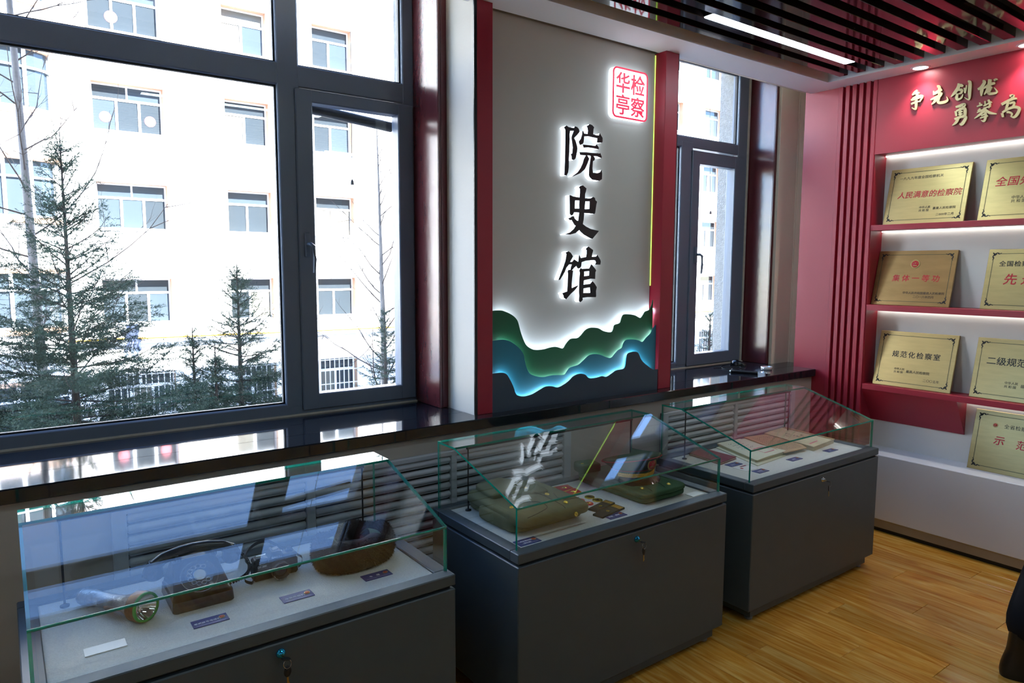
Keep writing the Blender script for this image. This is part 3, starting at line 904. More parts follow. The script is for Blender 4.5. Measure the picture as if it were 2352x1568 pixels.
# ------------------------------------------------------------------ gold characters on the red wall (brush strokes)
GC = [
    ('first', [[(245, 325, 25), (200, 375, 40), (150, 425, 20)], [(190, 385, 40), (260, 385, 45), (270, 400, 20)], [(265, 400, 30), (230, 440, 20)], [(150, 490, 25), (250, 450, 35), (330, 440, 40), (345, 470, 30), (290, 560, 20)], [(120, 520, 25), (200, 500, 35), (340, 460, 20)], [(125, 600, 25), (220, 560, 30), (300, 545, 15)], [(225, 460, 40), (225, 600, 40), (210, 700, 30), (135, 670, 8)]]),
    ('second', [[(640, 250, 30), (690, 260, 40), (680, 380, 45), (660, 400, 40)], [(570, 340, 15), (590, 420, 40)], [(580, 400, 40), (680, 340, 40), (740, 310, 30)], [(510, 515, 15), (600, 480, 40), (700, 430, 45), (735, 370, 30)], [(640, 460, 40), (600, 540, 40), (530, 610, 15)], [(700, 430, 30), (660, 540, 40), (690, 575, 40), (790, 560, 40), (850, 520, 30), (830, 450, 8)]]),
    ('third', [[(1070, 190, 30), (1060, 280, 50), (980, 390, 40), (915, 460, 10)], [(1080, 230, 40), (1130, 235, 45), (1165, 245, 20)], [(1050, 330, 25), (1130, 320, 40), (1120, 380, 30), (1070, 400, 20)], [(1045, 390, 35), (1030, 480, 45), (1060, 510, 35), (1130, 470, 25), (1155, 400, 10)], [(1180, 280, 20), (1200, 380, 30)], [(1225, 225, 15), (1215, 300, 25), (1195, 385, 20)], [(1250, 150, 25), (1295, 175, 45), (1285, 350, 50), (1275, 510, 25), (1180, 465, 8)]]),
    ('fourth', [[(1545, 140, 25), (1585, 165, 45), (1520, 270, 45), (1450, 310, 30)], [(1540, 270, 45), (1525, 350, 50), (1520, 440, 20)], [(1690, 110, 50), (1680, 200, 55), (1640, 320, 45), (1575, 415, 15)], [(1560, 290, 25), (1680, 220, 45), (1790, 180, 30)], [(1720, 250, 35), (1680, 330, 40), (1660, 380, 45), (1720, 395, 40), (1830, 365, 25), (1770, 270, 8)], [(1760, 125, 15), (1810, 120, 45), (1820, 130, 30)]]),
    ('fifth', [[(1010, 660, 25), (1090, 640, 40), (1160, 610, 40), (1190, 620, 40), (1140, 680, 25), (1080, 690, 20)], [(1010, 740, 35), (1025, 840, 30)], [(1020, 740, 25), (1150, 690, 35), (1195, 700, 45), (1195, 790, 45), (1190, 850, 35)], [(1060, 770, 20), (1150, 745, 20)], [(1060, 815, 20), (1150, 790, 20)], [(1100, 700, 35), (1095, 830, 35)], [(985, 900, 30), (1090, 860, 35), (1200, 850, 45), (1190, 920, 45), (1130, 1000, 45), (1085, 990, 15)], [(1060, 880, 40), (1020, 960, 40), (940, 1028, 10)]]),
    ('sixth', [[(1485, 570, 20), (1500, 640, 25)], [(1430, 650, 20), (1540, 610, 25)], [(1590, 540, 20), (1600, 640, 25)], [(1655, 515, 30), (1690, 600, 30), (1660, 680, 25)], [(1560, 640, 20), (1720, 560, 25)], [(1560, 690, 20), (1700, 640, 25)], [(1500, 690, 25), (1450, 740, 25)], [(1430, 770, 15), (1540, 720, 30), (1600, 700, 25)], [(1590, 710, 30), (1500, 800, 35), (1380, 888, 10)], [(1590, 700, 30), (1680, 770, 40), (1820, 795, 15)], [(1500, 780, 25), (1600, 750, 25)], [(1510, 830, 25), (1620, 790, 25)], [(1490, 880, 20), (1650, 830, 25)], [(1600, 750, 35), (1600, 860, 40), (1570, 940, 30), (1510, 920, 8)]]),
    ('seventh', [[(2080, 440, 30), (2150, 435, 45), (2120, 490, 25)], [(1920, 610, 40), (2030, 550, 40), (2140, 500, 40), (2220, 490, 25)], [(2060, 560, 40), (2030, 640, 40), (2010, 710, 35)], [(2080, 590, 30), (2170, 570, 35), (2140, 660, 30), (2030, 700, 20)], [(1930, 780, 40), (1950, 860, 30)], [(1935, 770, 30), (2050, 700, 35), (2180, 660, 40), (2270, 690, 45), (2240, 790, 45), (2170, 860, 35), (2090, 840, 8)], [(2020, 770, 25), (2060, 760, 30), (2130, 790, 25), (2110, 830, 25)]]),
]
GL = {'first': 'gold brush character opening the upper line beside the ridged pilaster', 'second': 'gold brush character second along the upper line on the red wall',
      'third': 'gold brush character third along the upper line on the red wall', 'fourth': 'gold brush character closing the upper line on the red wall',
      'fifth': 'gold brush character opening the lower line on the red wall', 'sixth': 'dense many-stroked gold brush character in the lower line on the red wall',
      'seventh': 'gold brush character third along the lower line on the red wall'}
for key, st in GC:
    mb = MB()
    strokes_into(mb, st, lambda u, v, t: tuple(np.array(onx(2080 + u / 8.647, 170 + v / 8.647, X_RED)) + np.array([t, 0, 0])), 1.38, -0.012, -0.001, sub=4)
    mb.build('wall_character', MATS['letter_gold'], recalc=True, label=GL[key], category='sign letter', group='gold characters on the red wall')


# ------------------------------------------------------------------ brass plaques
def emblem(par, O, ux, uy, r, name='emblem'):
    O, ux, uy = (np.array(q, float) for q in (O, ux, uy)); n = np.cross(ux, uy)
    mb = MB()
    mb.lathe([(r, 0.0), (r, 0.0015), (r * 0.93, 0.002), (r * 0.74, 0.0012), (0, 0.0012)], O, n, 28, 0)
    mb.lathe([(r * 0.74, 0.001), (r * 0.72, 0.0019), (0, 0.0019)], O, n, 24, 1)
    for (a, rr, s) in ((90, 0.22, 0.17), (20, 0.5, 0.09), (60, 0.55, 0.08), (120, 0.55, 0.08), (160, 0.5, 0.09)):
        c = O + ux * (math.cos(a * R2D) * rr * r) + uy * (math.sin(a * R2D) * rr * r) + n * 0.0021
        V = []
        for k in range(10):
            q = s * r * (1 if k % 2 == 0 else 0.42); th = (90 + 36 * k) * R2D
            V.append(c + ux * math.cos(th) * q + uy * math.sin(th) * q)
        mb.add(V, [tuple(range(10))], 0)
    P = [(-0.45, -0.45), (0.45, -0.45), (0.36, -0.28), (-0.36, -0.28)]
    mb.add([O + ux * u * r + uy * v * r + n * 0.0021 for u, v in P], [(0, 1, 2, 3)], 0)
    return mb.build(name, [MATS['brass'], MATS['letter_red']], par)


def ornament(mb, O, ux, uy, s, fx, fy):
    O, ux, uy = (np.array(q, float) for q in (O, ux, uy)); n = np.cross(ux, uy)
    st = [[(0, 0, .12), (.25, .18, .16), (.5, .02, .12), (.7, .16, .14), (1.0, .02, .03)], [(0, 0, .12), (.18, .25, .16), (.02, .5, .12), (.16, .7, .14), (.02, 1.0, .03)],
          [(.1, .1, .14), (.3, .3, .12), (.2, .42, .05)], [(.3, .05, .1), (.42, .22, .1), (.3, .3, .04)], [(.55, .1, .1), (.7, .0, .05)], [(.1, .55, .1), (0, .7, .05)]]
    strokes_into(mb, [[(a * 100, b * 100, w * 100) for a, b, w in q] for q in st],
                 lambda u, v, t: tuple(O + ux * fx * u / 100 * s + uy * fy * v / 100 * s + n * t), 1.0, 0.0003, 0.0008, sub=3)


def plaque(name, y_left, z_bottom, w, h, lines, lab, mtx=None, embl=None, x_bot=4.738, x_top=4.826):
    """y_left: its left edge as one faces it (larger Y); lines: (text, u centre 0..1, v 0..1 up, size, colour, bold, spacing)"""
    dz = math.sqrt(h * h - (x_top - x_bot) ** 2)
    uy = np.array([(x_top - x_bot) / h, 0, dz / h]); ux = np.array([0, -1.0, 0]); n = np.cross(ux, uy)
    O = np.array([x_bot, y_left, z_bottom])
    t = empty('plaque', (x_bot, y_left - w / 2, z_bottom), lab, 'plaque', 'brass plaques on the red shelves')
    th = 0.013
    b = MB()
    V = [O + ux * u + uy * v + n * (-k) for k in (0, th) for (u, v) in ((0, 0), (w, 0), (w, h), (0, h))]
    c = 0.002
    V2 = [O + ux * u + uy * v + n * 0.0015 for (u, v) in ((c, c), (w - c, c), (w - c, h - c), (c, h - c))]
    V = V + V2
    b.add(V, [(8, 9, 10, 11), (0, 1, 9, 8), (1, 2, 10, 9), (2, 3, 11, 10), (3, 0, 8, 11), (4, 7, 6, 5), (0, 4, 5, 1), (1, 5, 6, 2), (2, 6, 7, 3), (3, 7, 4, 0)])
    b.build('plate', mtx or MATS['gold_plate'], t)
    O = O + n * 0.0016
    bd = MB()
    m_, lw, gap = 0.026, 0.0035, 0.060
    for (u0, u1, v0, v1) in ((gap, w - gap, m_, m_ + lw), (gap, w - gap, h - m_ - lw, h - m_), (m_, m_ + lw, gap, h - gap), (w - m_ - lw, w - m_, gap, h - gap)):
        bd.add([O + ux * u + uy * v + n * 0.0004 for u, v in ((u0, v0), (u1, v0), (u1, v1), (u0, v1))], [(0, 1, 2, 3)])
    bd.build('border_line', MATS['engrave_olive'], t)
    for (u, v, fx, fy) in ((m_ - 0.004, m_ - 0.004, 1, 1), (w - m_ + 0.004, m_ - 0.004, -1, 1), (m_ - 0.004, h - m_ + 0.004, 1, -1), (w - m_ + 0.004, h - m_ + 0.004, -1, -1)):
        od = MB()
        ornament(od, O + ux * u + uy * v, ux, uy, 0.046, fx, fy)
        od.build('corner_ornament', MATS['engrave_black'], t)
    for (s, u, v, size, colr, bold, sp_, al) in lines:
        mb = MB()
        text_into(mb, s, O + ux * (u * w) + uy * (v * h), ux, uy, size, 0.0008, bold, align=al, space=sp_, shear=0.12 if colr == 'red' else 0.0)
        mb.build('lettering', MATS['letter_red'] if colr == 'red' else MATS['engrave_black'], t)
    if embl:
        emblem(t, O + ux * (embl[0] * w) + uy * (embl[1] * h), ux, uy, embl[2])
    return t


mat('bronze_plate', (170, 140, 92), 0.28, metal=0.9, var=0.12, vscale=5, aniso=(1, 1, 4))
C_ = 'CENTER'
L_A = 'LEFT'
plaque('p', 2.328, 2.0105, 0.482, 0.372, [('一九九九年度全国检察机关', 0.13, 0.80, 0.0215, 'black', 0.0003, 1.05, L_A), ('人民满意的检察院', 0.53, 0.47, 0.0475, 'red', 0.0011, 1.0, C_),
       ('中华人民', 0.44, 0.265, 0.017, 'black', 0.0003, 1.0, L_A), ('共 和 国', 0.44, 0.21, 0.017, 'black', 0.0003, 1.0, L_A), ('最高人民检察院', 0.61, 0.235, 0.0185, 'black', 0.0003, 1.05, L_A), ('二000年二月', 0.66, 0.125, 0.0185, 'black', 0.0003, 1.05, L_A)],
       'brass plaque on the upper shelf with one long red line of eight characters')
plaque('p', 1.773, 2.0105, 0.482, 0.372, [('全国先', 0.13, 0.56, 0.060, 'red', 0.0016, 1.05, L_A), ('中华人民', 0.33, 0.33, 0.021, 'black', 0.0003, 1.0, L_A), ('共 和 国', 0.33, 0.27, 0.021, 'black', 0.0003, 1.0, L_A)],
       'brass plaque on the upper shelf with large bold red characters')
plaque('p', 2.376, 1.4865, 0.482, 0.366, [('集体一等功', 0.53, 0.45, 0.0475, 'red', 0.0008, 1.55, C_), ('中华人民共和国最高人民检察院', 0.40, 0.215, 0.0180, 'black', 0.0003, 1.0, L_A), ('二〇一六年四月', 0.54, 0.145, 0.0180, 'black', 0.0003, 1.0, L_A)],
       'dark bronze plaque on the middle shelf with a round emblem over spaced red characters', MATS['bronze_plate'], (0.5, 0.755, 0.030))
plaque('p', 1.725, 1.4865, 0.482, 0.366, [('全国检察机', 0.13, 0.72, 0.036, 'black', 0.0011, 1.12, L_A), ('先 进', 0.20, 0.43, 0.070, 'red', 0.0013, 1.0, L_A)],
       'brass plaque on the middle shelf with a curved black heading over red characters')
plaque('p', 2.336, 0.9525, 0.482, 0.368, [('规范化检察室', 0.51, 0.545, 0.0445, 'black', 0.0010, 1.28, C_), ('中华人民', 0.26, 0.305, 0.0165, 'black', 0.0003, 1.0, L_A), ('共 和 国', 0.26, 0.25, 0.0165, 'black', 0.0003, 1.0, L_A), ('最高人民检察院', 0.42, 0.27, 0.0205, 'black', 0.0004, 1.0, L_A), ('二〇〇五年', 0.65, 0.145, 0.0195, 'black', 0.0003, 1.0, L_A)],
       'brass plaque on the lowest shelf with a single line of six black characters')
plaque('p', 1.749, 0.9525, 0.482, 0.368, [('二级规范化', 0.13, 0.575, 0.052, 'black', 0.0011, 1.0, L_A), ('中华人民', 0.36, 0.275, 0.0175, 'black', 0.0003, 1.0, L_A), ('共 和 国', 0.36, 0.215, 0.0175, 'black', 0.0003, 1.0, L_A), ('最高人', 0.53, 0.24, 0.0215, 'black', 0.0004, 1.0, L_A)],
       'brass plaque on the lowest shelf with large black characters opening with two bars')
plaque('p', 1.732, 0.5125, 0.482, 0.368, [('全省检察机', 0.33, 0.745, 0.028, 'black', 0.0007, 1.05, L_A), ('示', 0.24, 0.47, 0.058, 'red', 0.0014, 1.0, L_A), ('范', 0.48, 0.45, 0.058, 'red', 0.0014, 1.0, L_A), ('甘肃', 0.60, 0.20, 0.020, 'black', 0.0003, 1.0, L_A), ('二〇', 0.62, 0.135, 0.020, 'black', 0.0003, 1.0, L_A)],
       'brass plaque standing on the white cabinet ledge with a small emblem and red characters', None, (0.235, 0.77, 0.0145))


# ------------------------------------------------------------------ radiator covers below the ledge
def louvre_cover(x0, x1, stiles, lab):
    t = empty('radiator_cover', ((x0 + x1) / 2, 2.745, 0.06), lab, 'radiator cover', 'louvred radiator covers under the ledge')
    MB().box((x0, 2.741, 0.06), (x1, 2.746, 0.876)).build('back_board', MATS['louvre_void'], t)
    f = MB()
    f.cbox((x0, 2.722, 0.853), (x1, 2.745, 0.878), 0.004); f.cbox((x0, 2.722, 0.04), (x1, 2.745, 0.075), 0.004)
    for a, b in stiles:
        f.cbox((a, 2.7215, 0.04), (b, 2.745, 0.878), 0.003)
    f.build('frame', MATS['louvre_white'], t)
    spans = [(stiles[i][1], stiles[i + 1][0]) for i in range(len(stiles) - 1)]
    for (a, b) in spans:
        first = None
        z = 0.835
        while z > 0.09:
            if first is None:
                m_ = MB()
                n = 7
                prof = [(2.7385 - 0.012 * math.sin(math.pi * k / (n - 1)) - 0.0025 * k / (n - 1), -0.0172 + 0.0344 * k / (n - 1)) for k in range(n)][::-1]
                prof = [(2.733, 0.0172)] + [(2.7395 - 0.0155 * math.sin(math.pi * (0.08 + 0.84 * k / (n - 1))), 0.0165 - 0.033 * k / (n - 1)) for k in range(n)] + [(2.735, -0.0172)]
                cx = (a + b) / 2
                V = []
                for xx, sq in ((a + 0.001, 0.55), (a + 0.008, 1.0), (b - 0.008, 1.0), (b - 0.001, 0.55)):
                    V += [(xx, 2.7405 + (p[0] - 2.7405) * (0.5 + 0.5 * sq), z + p[1] * sq) for p in prof]
                k_ = len(prof)
                F = [(i * k_ + j, i * k_ + j + 1, (i + 1) * k_ + j + 1, (i + 1) * k_ + j) for i in range(3) for j in range(k_ - 1)]
                F += [tuple(range(k_)), tuple(3 * k_ + j for j in range(k_))[::-1]]
                m_.add(V, F, 0, True)
                first = m_.build('slat', MATS['louvre_white'], t, recalc=True)
                z_first = z
            else:
                c = first.copy(); COL.objects.link(c); c.location = (0, 0, z - z_first)
            z -= 0.0408
    return t


louvre_cover(0.269, 2.384, [(0.269, 0.316), (0.963, 0.999), (1.649, 1.679), (2.335, 2.384)], 'white louvred radiator cover in four-stile bays below the large window and the sign')
louvre_cover(3.094, 4.456, [(3.094, 3.142), (3.775, 3.807), (4.404, 4.456)], 'white louvred radiator cover below the narrow window')

# ================================================================== DISPLAY CASES
CY0, CY1 = 1.922, 2.538
CW = 1.190
ZB0, ZB1, ZR0, ZR1 = 0.069, 0.653, 0.664, 0.702
GY0, GY1, GYT = 1.955, 2.518, 2.384
GZF, GZT = 0.861, 0.993
ZF = 0.694


def pane_box(mb, a, b, thin):
    """glass slab: the two large faces get material 0, the four edges material 1"""
    order = {'z': [0, 0, 1, 1, 1, 1], 'y': [1, 1, 0, 1, 0, 1], 'x': [1, 1, 1, 0, 1, 0]}[thin]
    return mb.box(a, b, mis=order)


def make_case(x0):
    x1 = x0 + CW
    t = empty('display_case', ((x0 + x1) / 2, (CY0 + CY1) / 2, 0))
    MB().cbox((x0, CY0, ZB0), (x1, CY1, ZB1), 0.0035).build('body', MATS['case_grey'], t)
    MB().box((x0 + 0.014, CY0 + 0.014, ZB1 - 0.002), (x1 - 0.014, CY1 - 0.014, ZR0 + 0.002)).build('shadow_gap', MATS['case_shadow'], t)
    MB().box((x0 + 0.045, CY0 + 0.022, 0.022), (x1 - 0.045, CY1 - 0.03, ZB0 + 0.001)).build('plinth', MATS['case_grey'], t)
    for fx in (x0 + 0.075, x1 - 0.075):
        for fy in (CY0 + 0.052, CY1 - 0.06):
            MB().lathe([(0.019, 0.0), (0.020, 0.004), (0.020, 0.010), (0.009, 0.012), (0.009, 0.024)], (fx, fy, 0.0), n=18).build('foot', MATS['steel'], t)
    rim = MB()
    rw_ = 0.052
    for (a, b) in (((x0, CY0, ZR0), (x1, CY0 + rw_, ZR1)), ((x0, CY1 - rw_, ZR0), (x1, CY1, ZR1)), ((x0, CY0 + rw_, ZR0), (x0 + rw_, CY1 - rw_, ZR1)), ((x1 - rw_, CY0 + rw_, ZR0), (x1, CY1 - rw_, ZR1))):
        rim.cbox(a, b, 0.003)
    rim.build('rim', MATS['case_grey'], t)
    MB().box((x0 + 0.02, CY0 + 0.02, ZR0 + 0.001), (x1 - 0.02, CY1 - 0.02, ZF)).build('felt_bed', MATS['felt_grey'], t)
    # glass: front, slope, top, back, two ends
    g0, g1, th = x0 + 0.018, x1 - 0.014, 0.0085
    gm = [MATS['case_glass'], MATS['case_glass_edge']]
    pane_box(MB(), (g0, GY0, ZR1 - 0.002), (g1, GY0 + th, GZF - 0.003), 'y').build('front_pane', gm, t)
    pane_box(MB(), (g0, GY1 - th, ZR1 - 0.002), (g1, GY1, GZT - th), 'y').build('back_pane', gm, t)
    pane_box(MB(), (g0, GYT, GZT - th), (g1, GY1 + 0.001, GZT), 'z').build('top_pane', gm, t)
    mb = MB()
    dy, dz = GYT - GY0, GZT - GZF
    l = math.hypot(dy, dz); ny, nz = -dz / l * th, dy / l * th
    A, B = (GY0 - 0.002, GZF), (GYT, GZT)
    V = [(xx, q[0] + s_ * -ny, q[1] - s_ * nz) for xx in (g0, g1) for q, s_ in ((A, 0), (B, 0), (B, 1), (A, 1))]
    mb.add(V, [(0, 1, 5, 4), (2, 3, 7, 6)][0:1], 0).add(V, [(3, 7, 6, 2)], 0).add(V, [(0, 3, 2, 1), (4, 5, 6, 7), (0, 4, 7, 3), (1, 2, 6, 5)], 1)
    mb.build('sloping_pane', gm, t, recalc=True)
    prof = [(GY0 + th, ZR1 - 0.002), (GY1 - th, ZR1 - 0.002), (GY1 - th, GZT - th), (GYT, GZT - th), (GY0 + th, GZF - 0.004)]
    for a, b in ((g0, g0 + th), (g1 - th, g1)):
        MB().prism(prof, a, b, 'x', 0, mi_side=1).build('end_pane', gm, t, recalc=True)
    # slim light bar on two posts
    lb = MB()
    yy, px0, px1 = 2.437, x0 + 0.118, x1 - 0.10
    lb.tube([(px0 - 0.006, yy, 0.966), (px1 + 0.006, yy, 0.966)], 0.007, 10)
    lb.build('light_bar', MATS['black_metal'], t)
    for pp in (px0, px1):
        MB().tube([(pp, yy, ZF), (pp, yy, 0.962)], 0.0034, 8).lathe([(0.013, 0), (0.013, 0.005), (0.006, 0.008)], (pp, yy, ZF), n=16).build('post', MATS['black_metal'], t)
    # cam lock with its key, ring and spare key
    lx, lz = x0 + 0.603, 0.622
    lk = MB().lathe([(0.0135, 0.0), (0.0135, 0.003), (0.0115, 0.006), (0.009, 0.0065), (0.009, 0.012), (0.0, 0.012)], (lx, CY0, lz), (0, -1, 0), 24).build('lock', MATS['chrome'], t)
    kb = MB().tube([(lx, CY0 - 0.011, lz), (lx, CY0 - 0.022, lz - 0.001)], 0.0022, 6)
    kb.build('key_shank', MATS['brass'], lk)
    bow = MB().lathe([(0.0, -0.0016), (0.0105, -0.0016), (0.0115, 0), (0.0105, 0.0016), (0, 0.0016)], (lx + 0.004, CY0 - 0.032, lz - 0.004), (0.25, 0.1, 1), 20, sx=1.25)
    bow.build('key_bow', MATS['key_black'], lk)
    rg = MB()
    rc = np.array([lx + 0.006, CY0 - 0.038, lz - 0.017])
    rg.tube([tuple(rc + np.array([0.011 * math.cos(a), 0.002 * math.sin(a), 0.0125 * math.sin(a)])) for a in np.linspace(0, 2 * math.pi, 25)], 0.0009, 6, caps=False)
    rg.build('key_ring', MATS['chrome'], lk)
    sk = MB().lathe([(0.0, -0.0016), (0.0118, -0.0016), (0.0128, 0), (0.0118, 0.0016), (0, 0.0016)], (lx + 0.007, CY0 - 0.034, lz - 0.041), (0.35, -1, 0.1), 22, sy=1.3, ref=(1, 0, 0))
    sk.build('spare_key_bow', MATS['key_black'], lk)
    MB().box((lx + 0.0045, CY0 - 0.035, lz - 0.084), (lx + 0.0095, CY0 - 0.033, lz - 0.054)).box((lx + 0.0085, CY0 - 0.035, lz - 0.080), (lx + 0.0115, CY0 - 0.033, lz - 0.074)).build('spare_key_blade', MATS['brass'], lk)
    return t


XC = (-0.012, 1.440, 2.830)
case = make_case(XC[1])
tag(case, 'grey display case with a sloping glass hood holding folded olive uniforms and a peaked cap', 'display case', 'grey glass-topped display cases')
for xo, lab in ((XC[0], 'grey display case with a sloping glass hood holding a rotary telephone and a fur hat'), (XC[2], 'grey display case with a sloping glass hood holding old documents, beside the red wall')):
    c = copy_tree(case, (case.location[0] + xo - XC[1], case.location[1], 0))
    c['label'] = lab
# each lock wears a little differently: two of the cylinders still carry their blue film
mat('blue_film_chrome', (40, 150, 200), 0.15, metal=0.8)
for o in list(COL.objects):
    if o.name.split('.')[0] == 'lock' and o.parent and o.parent.name in ('display_case', 'display_case.001'):
        o.material_slots[0].link = 'OBJECT'
        o.material_slots[0].material = MATS['blue_film_chrome']

# ------------------------------------------------------------------ label cards in the cases
mat('card_blue', (46, 58, 120), 0.35, var=0.02, vscale=20)
mat('card_white', (236, 234, 230), 0.3)
mat('print_white', (226, 228, 236), 0.5)
mat('print_grey', (120, 118, 116), 0.6)
mat('paper_edge', (150, 120, 130), 0.7)


def card(x, y, w, d, txt, lab, size=0.0125, two=None, rot=0.0, cx=0.42):
    t = empty('label_card', (x + w / 2, y + d / 2, ZF), lab, 'label card', 'blue label cards in the display cases')
    MB().box((x, y, ZF), (x + w, y + d, ZF + 0.0022)).build('card', MATS['card_blue'], t)
    z = ZF + 0.0022
    if txt:
        m_ = MB()
        if two:
            text_into(m_, txt, (x + w * cx, y + d * 0.55, z), (1, 0, 0), (0, 1, 0), size * 0.86, 0.0004, 0.0002, align='CENTER')
            text_into(m_, two, (x + w * cx, y + d * 0.22, z), (1, 0, 0), (0, 1, 0), size * 0.86, 0.0004, 0.0002, align='CENTER')
        else:
            text_into(m_, txt, (x + w * cx, y + d * 0.38, z), (1, 0, 0), (0, 1, 0), size, 0.0004, 0.0002, align='CENTER')
        m_.add([(x + w * 0.08, y + d * 0.14, z + 0.0003), (x + w * 0.92, y + d * 0.14, z + 0.0003), (x + w * 0.92, y + d * 0.16, z + 0.0003), (x + w * 0.08, y + d * 0.16, z + 0.0003)], [(0, 1, 2, 3)])
        m_.build('lettering', MATS['print_white'], t)
    emblem(t, (x + w * 0.84, y + d * 0.58, z), (1, 0, 0), (0, 1, 0), d * 0.19)
    return t


card(0.392, 2.063, 0.098, 0.046, '老式拨号电话机', 'blue label card in front of the rotary telephone', 0.0105)
card(0.650, 2.064, 0.097, 0.049, '办案照相机', 'blue label card in front of the film camera')
card(0.917, 2.059, 0.098, 0.045, '冬　帽', 'blue label card in front of the fur hat')
card(1.505, 1.993, 0.098, 0.052, '八式检察制服', 'blue label card in front of the thick olive folded uniform', 0.0125, '（春秋装）')
card(1.973, 2.002, 0.097, 0.046, '肩章、帽徽', 'blue label card in front of the shoulder boards')
card(3.027, 2.190, 0.094, 0.046, '工作证', 'blue label card touching the dark red booklet')
card(3.042, 2.034, 0.083, 0.048, '代表证', 'blue label card in front of the small white identity card')
card(3.383, 2.064, 0.096, 0.042, '案卷', 'blue label card in front of the pale document folder')
card(3.720, 2.050, 0.095, 0.042, '卷宗', 'blue label card in front of the old string-bound book')
MB().box((0.127, 2.075, ZF), (0.226, 2.121, ZF + 0.0025)).build('white_card', MATS['card_white'], label='card in front of the torch, white with painted glare', category='card')  # the white stands for glare lying over the card
MB().box((2.477, 1.990, ZF), (2.558, 2.036, ZF + 0.0025)).build('white_card', MATS['card_white'], label='blank white card beside the green folded uniform', category='card')

# ------------------------------------------------------------------ torch
mat('torch_metal', (150, 146, 140), 0.32, metal=0.85, var=0.35, vscale=30, bump=0.25, bscale=120)
mat('torch_rust', (120, 84, 50), 0.55, metal=0.4, var=0.4, vscale=40)
mat('torch_green', (40, 150, 66), 0.4)
mat('reflector', (220, 222, 220), 0.08, metal=1.0)
tA = np.array([0.150, 2.425, ZF + 0.026]); tB = np.array([0.300, 2.175, ZF + 0.046])
ax = (tB - tA); tl_ = np.linalg.norm(ax); ax = ax / tl_
tor = empty('torch', tuple((tA + tB) / 2 * np.array([1, 1, 0]) + np.array([0, 0, ZF])), 'old metal torch with a green-rimmed lens lying on the felt', 'torch')
b = MB()
prof = [(0.0, 0.0), (0.018, 0.001), (0.0235, 0.006)]
for i in range(6):
    prof += [(0.0235, 0.010 + i * 0.008), (0.0250, 0.013 + i * 0.008), (0.0235, 0.016 + i * 0.008)]
prof += [(0.0245, 0.064), (0.0225, 0.067), (0.0222, 0.17), (0.0240, 0.174), (0.0240, 0.186), (0.026, 0.196), (0.034, 0.222), (0.040, 0.236)]
b.lathe(prof, tA, ax, 28).build('barrel', MATS['torch_metal'], tor)
b = MB().lathe([(0.040, 0.236), (0.0435, 0.240), (0.0425, 0.246), (0.0435, 0.252), (0.0425, 0.258), (0.0435, 0.264), (0.0428, 0.272)], tA, ax, 32, caps=False)
hd = b.build('head', MATS['torch_rust'], tor)
MB().lathe([(0.0428, 0.272), (0.0425, 0.277), (0.036, 0.278), (0.0355, 0.274)], tA, ax, 32, caps=False).build('lens_ring', MATS['torch_green'], hd)
MB().lathe([(0.0355, 0.274), (0.028, 0.262), (0.017, 0.252), (0.006, 0.247), (0.0, 0.247)], tA, ax, 32, caps=False).build('reflector', MATS['reflector'], hd)
MB().lathe([(0.0355, 0.2765), (0.0, 0.2770)], tA, ax, 32, caps=False).build('lens', MATS['case_glass'], hd)
side = np.cross(ax, [0, 0, 1]); side /= np.linalg.norm(side)
sp0 = tA + ax * 0.125 - np.array([0, 0, 1]) * 0.010 + side * 0.020
b = MB().tube([sp0, sp0 + ax * 0.02 + side * 0.004, sp0 + ax * 0.045 + side * 0.003, sp0 + ax * 0.06], [0.004, 0.008, 0.007, 0.003], 8)
b.build('switch', MATS['torch_rust'], tor)

# ------------------------------------------------------------------ rotary telephone
mat('bakelite', (17, 17, 19), 0.16, spec=0.6)
mat('dial_metal', (190, 192, 196), 0.18, metal=0.9)
mat('dial_card', (190, 184, 160), 0.5)
PX0, PX1, PY0 = 0.362, 0.534, 2.183
ph = empty('telephone', ((PX0 + PX1) / 2, PY0 + 0.09, ZF), 'black rotary desk telephone with its handset on the cradle', 'telephone')
pc = (PX0 + PX1) / 2
b = MB()
lev = [(0.000, 0.0, 0.0, 0.190), (0.004, -0.002, -0.003, 0.193), (0.034, 0.0, 0.0, 0.190), (0.042, 0.004, 0.010, 0.186), (0.050, 0.006, 0.018, 0.183), (0.108, 0.022, 0.098, 0.168), (0.116, 0.027, 0.110, 0.160), (0.118, 0.034, 0.120, 0.150)]
n = 20
V = []
for (z, ins, yf, yb_) in lev:
    a0, a1, b0, b1 = PX0 + ins, PX1 - ins, PY0 + yf, PY0 + yb_
    V += [(q[0], q[1], ZF + z) for q in rrect(a0, a1, b0, b1, 0.012, 4)]
k_ = 20
F = [(i * k_ + j, i * k_ + (j + 1) % k_, (i + 1) * k_ + (j + 1) % k_, (i + 1) * k_ + j) for i in range(len(lev) - 1) for j in range(k_)]
b.add(V, F, 0, False).add(V, [tuple((len(lev) - 1) * k_ + j for j in range(k_)), tuple(range(k_))[::-1]])
b.build('body', MATS['bakelite'], ph)
dn = np.array([0, -0.058, 0.080]); dn /= np.linalg.norm(dn)
dc = np.array([pc, PY0 + 0.056, ZF + 0.0775])
d_ = MB().lathe([(0.054, -0.001), (0.054, 0.0025), (0.052, 0.004), (0.0, 0.004)], dc, dn, 40).build('dial_plate', MATS['bakelite'], ph)
MB().lathe([(0.0545, 0.0), (0.0545, 0.003), (0.0532, 0.0036), (0.0528, 0.001)], dc, dn, 40, caps=False).build('plate_ring', MATS['dial_metal'], d_)
fw = MB().lathe([(0.042, 0.006), (0.042, 0.009), (0.040, 0.0095), (0.0395, 0.0085), (0.018, 0.0095), (0.0175, 0.006)], dc, dn, 40, caps=False)
a_ = np.array([1.0, 0, 0]); b_ = np.cross(dn, a_)
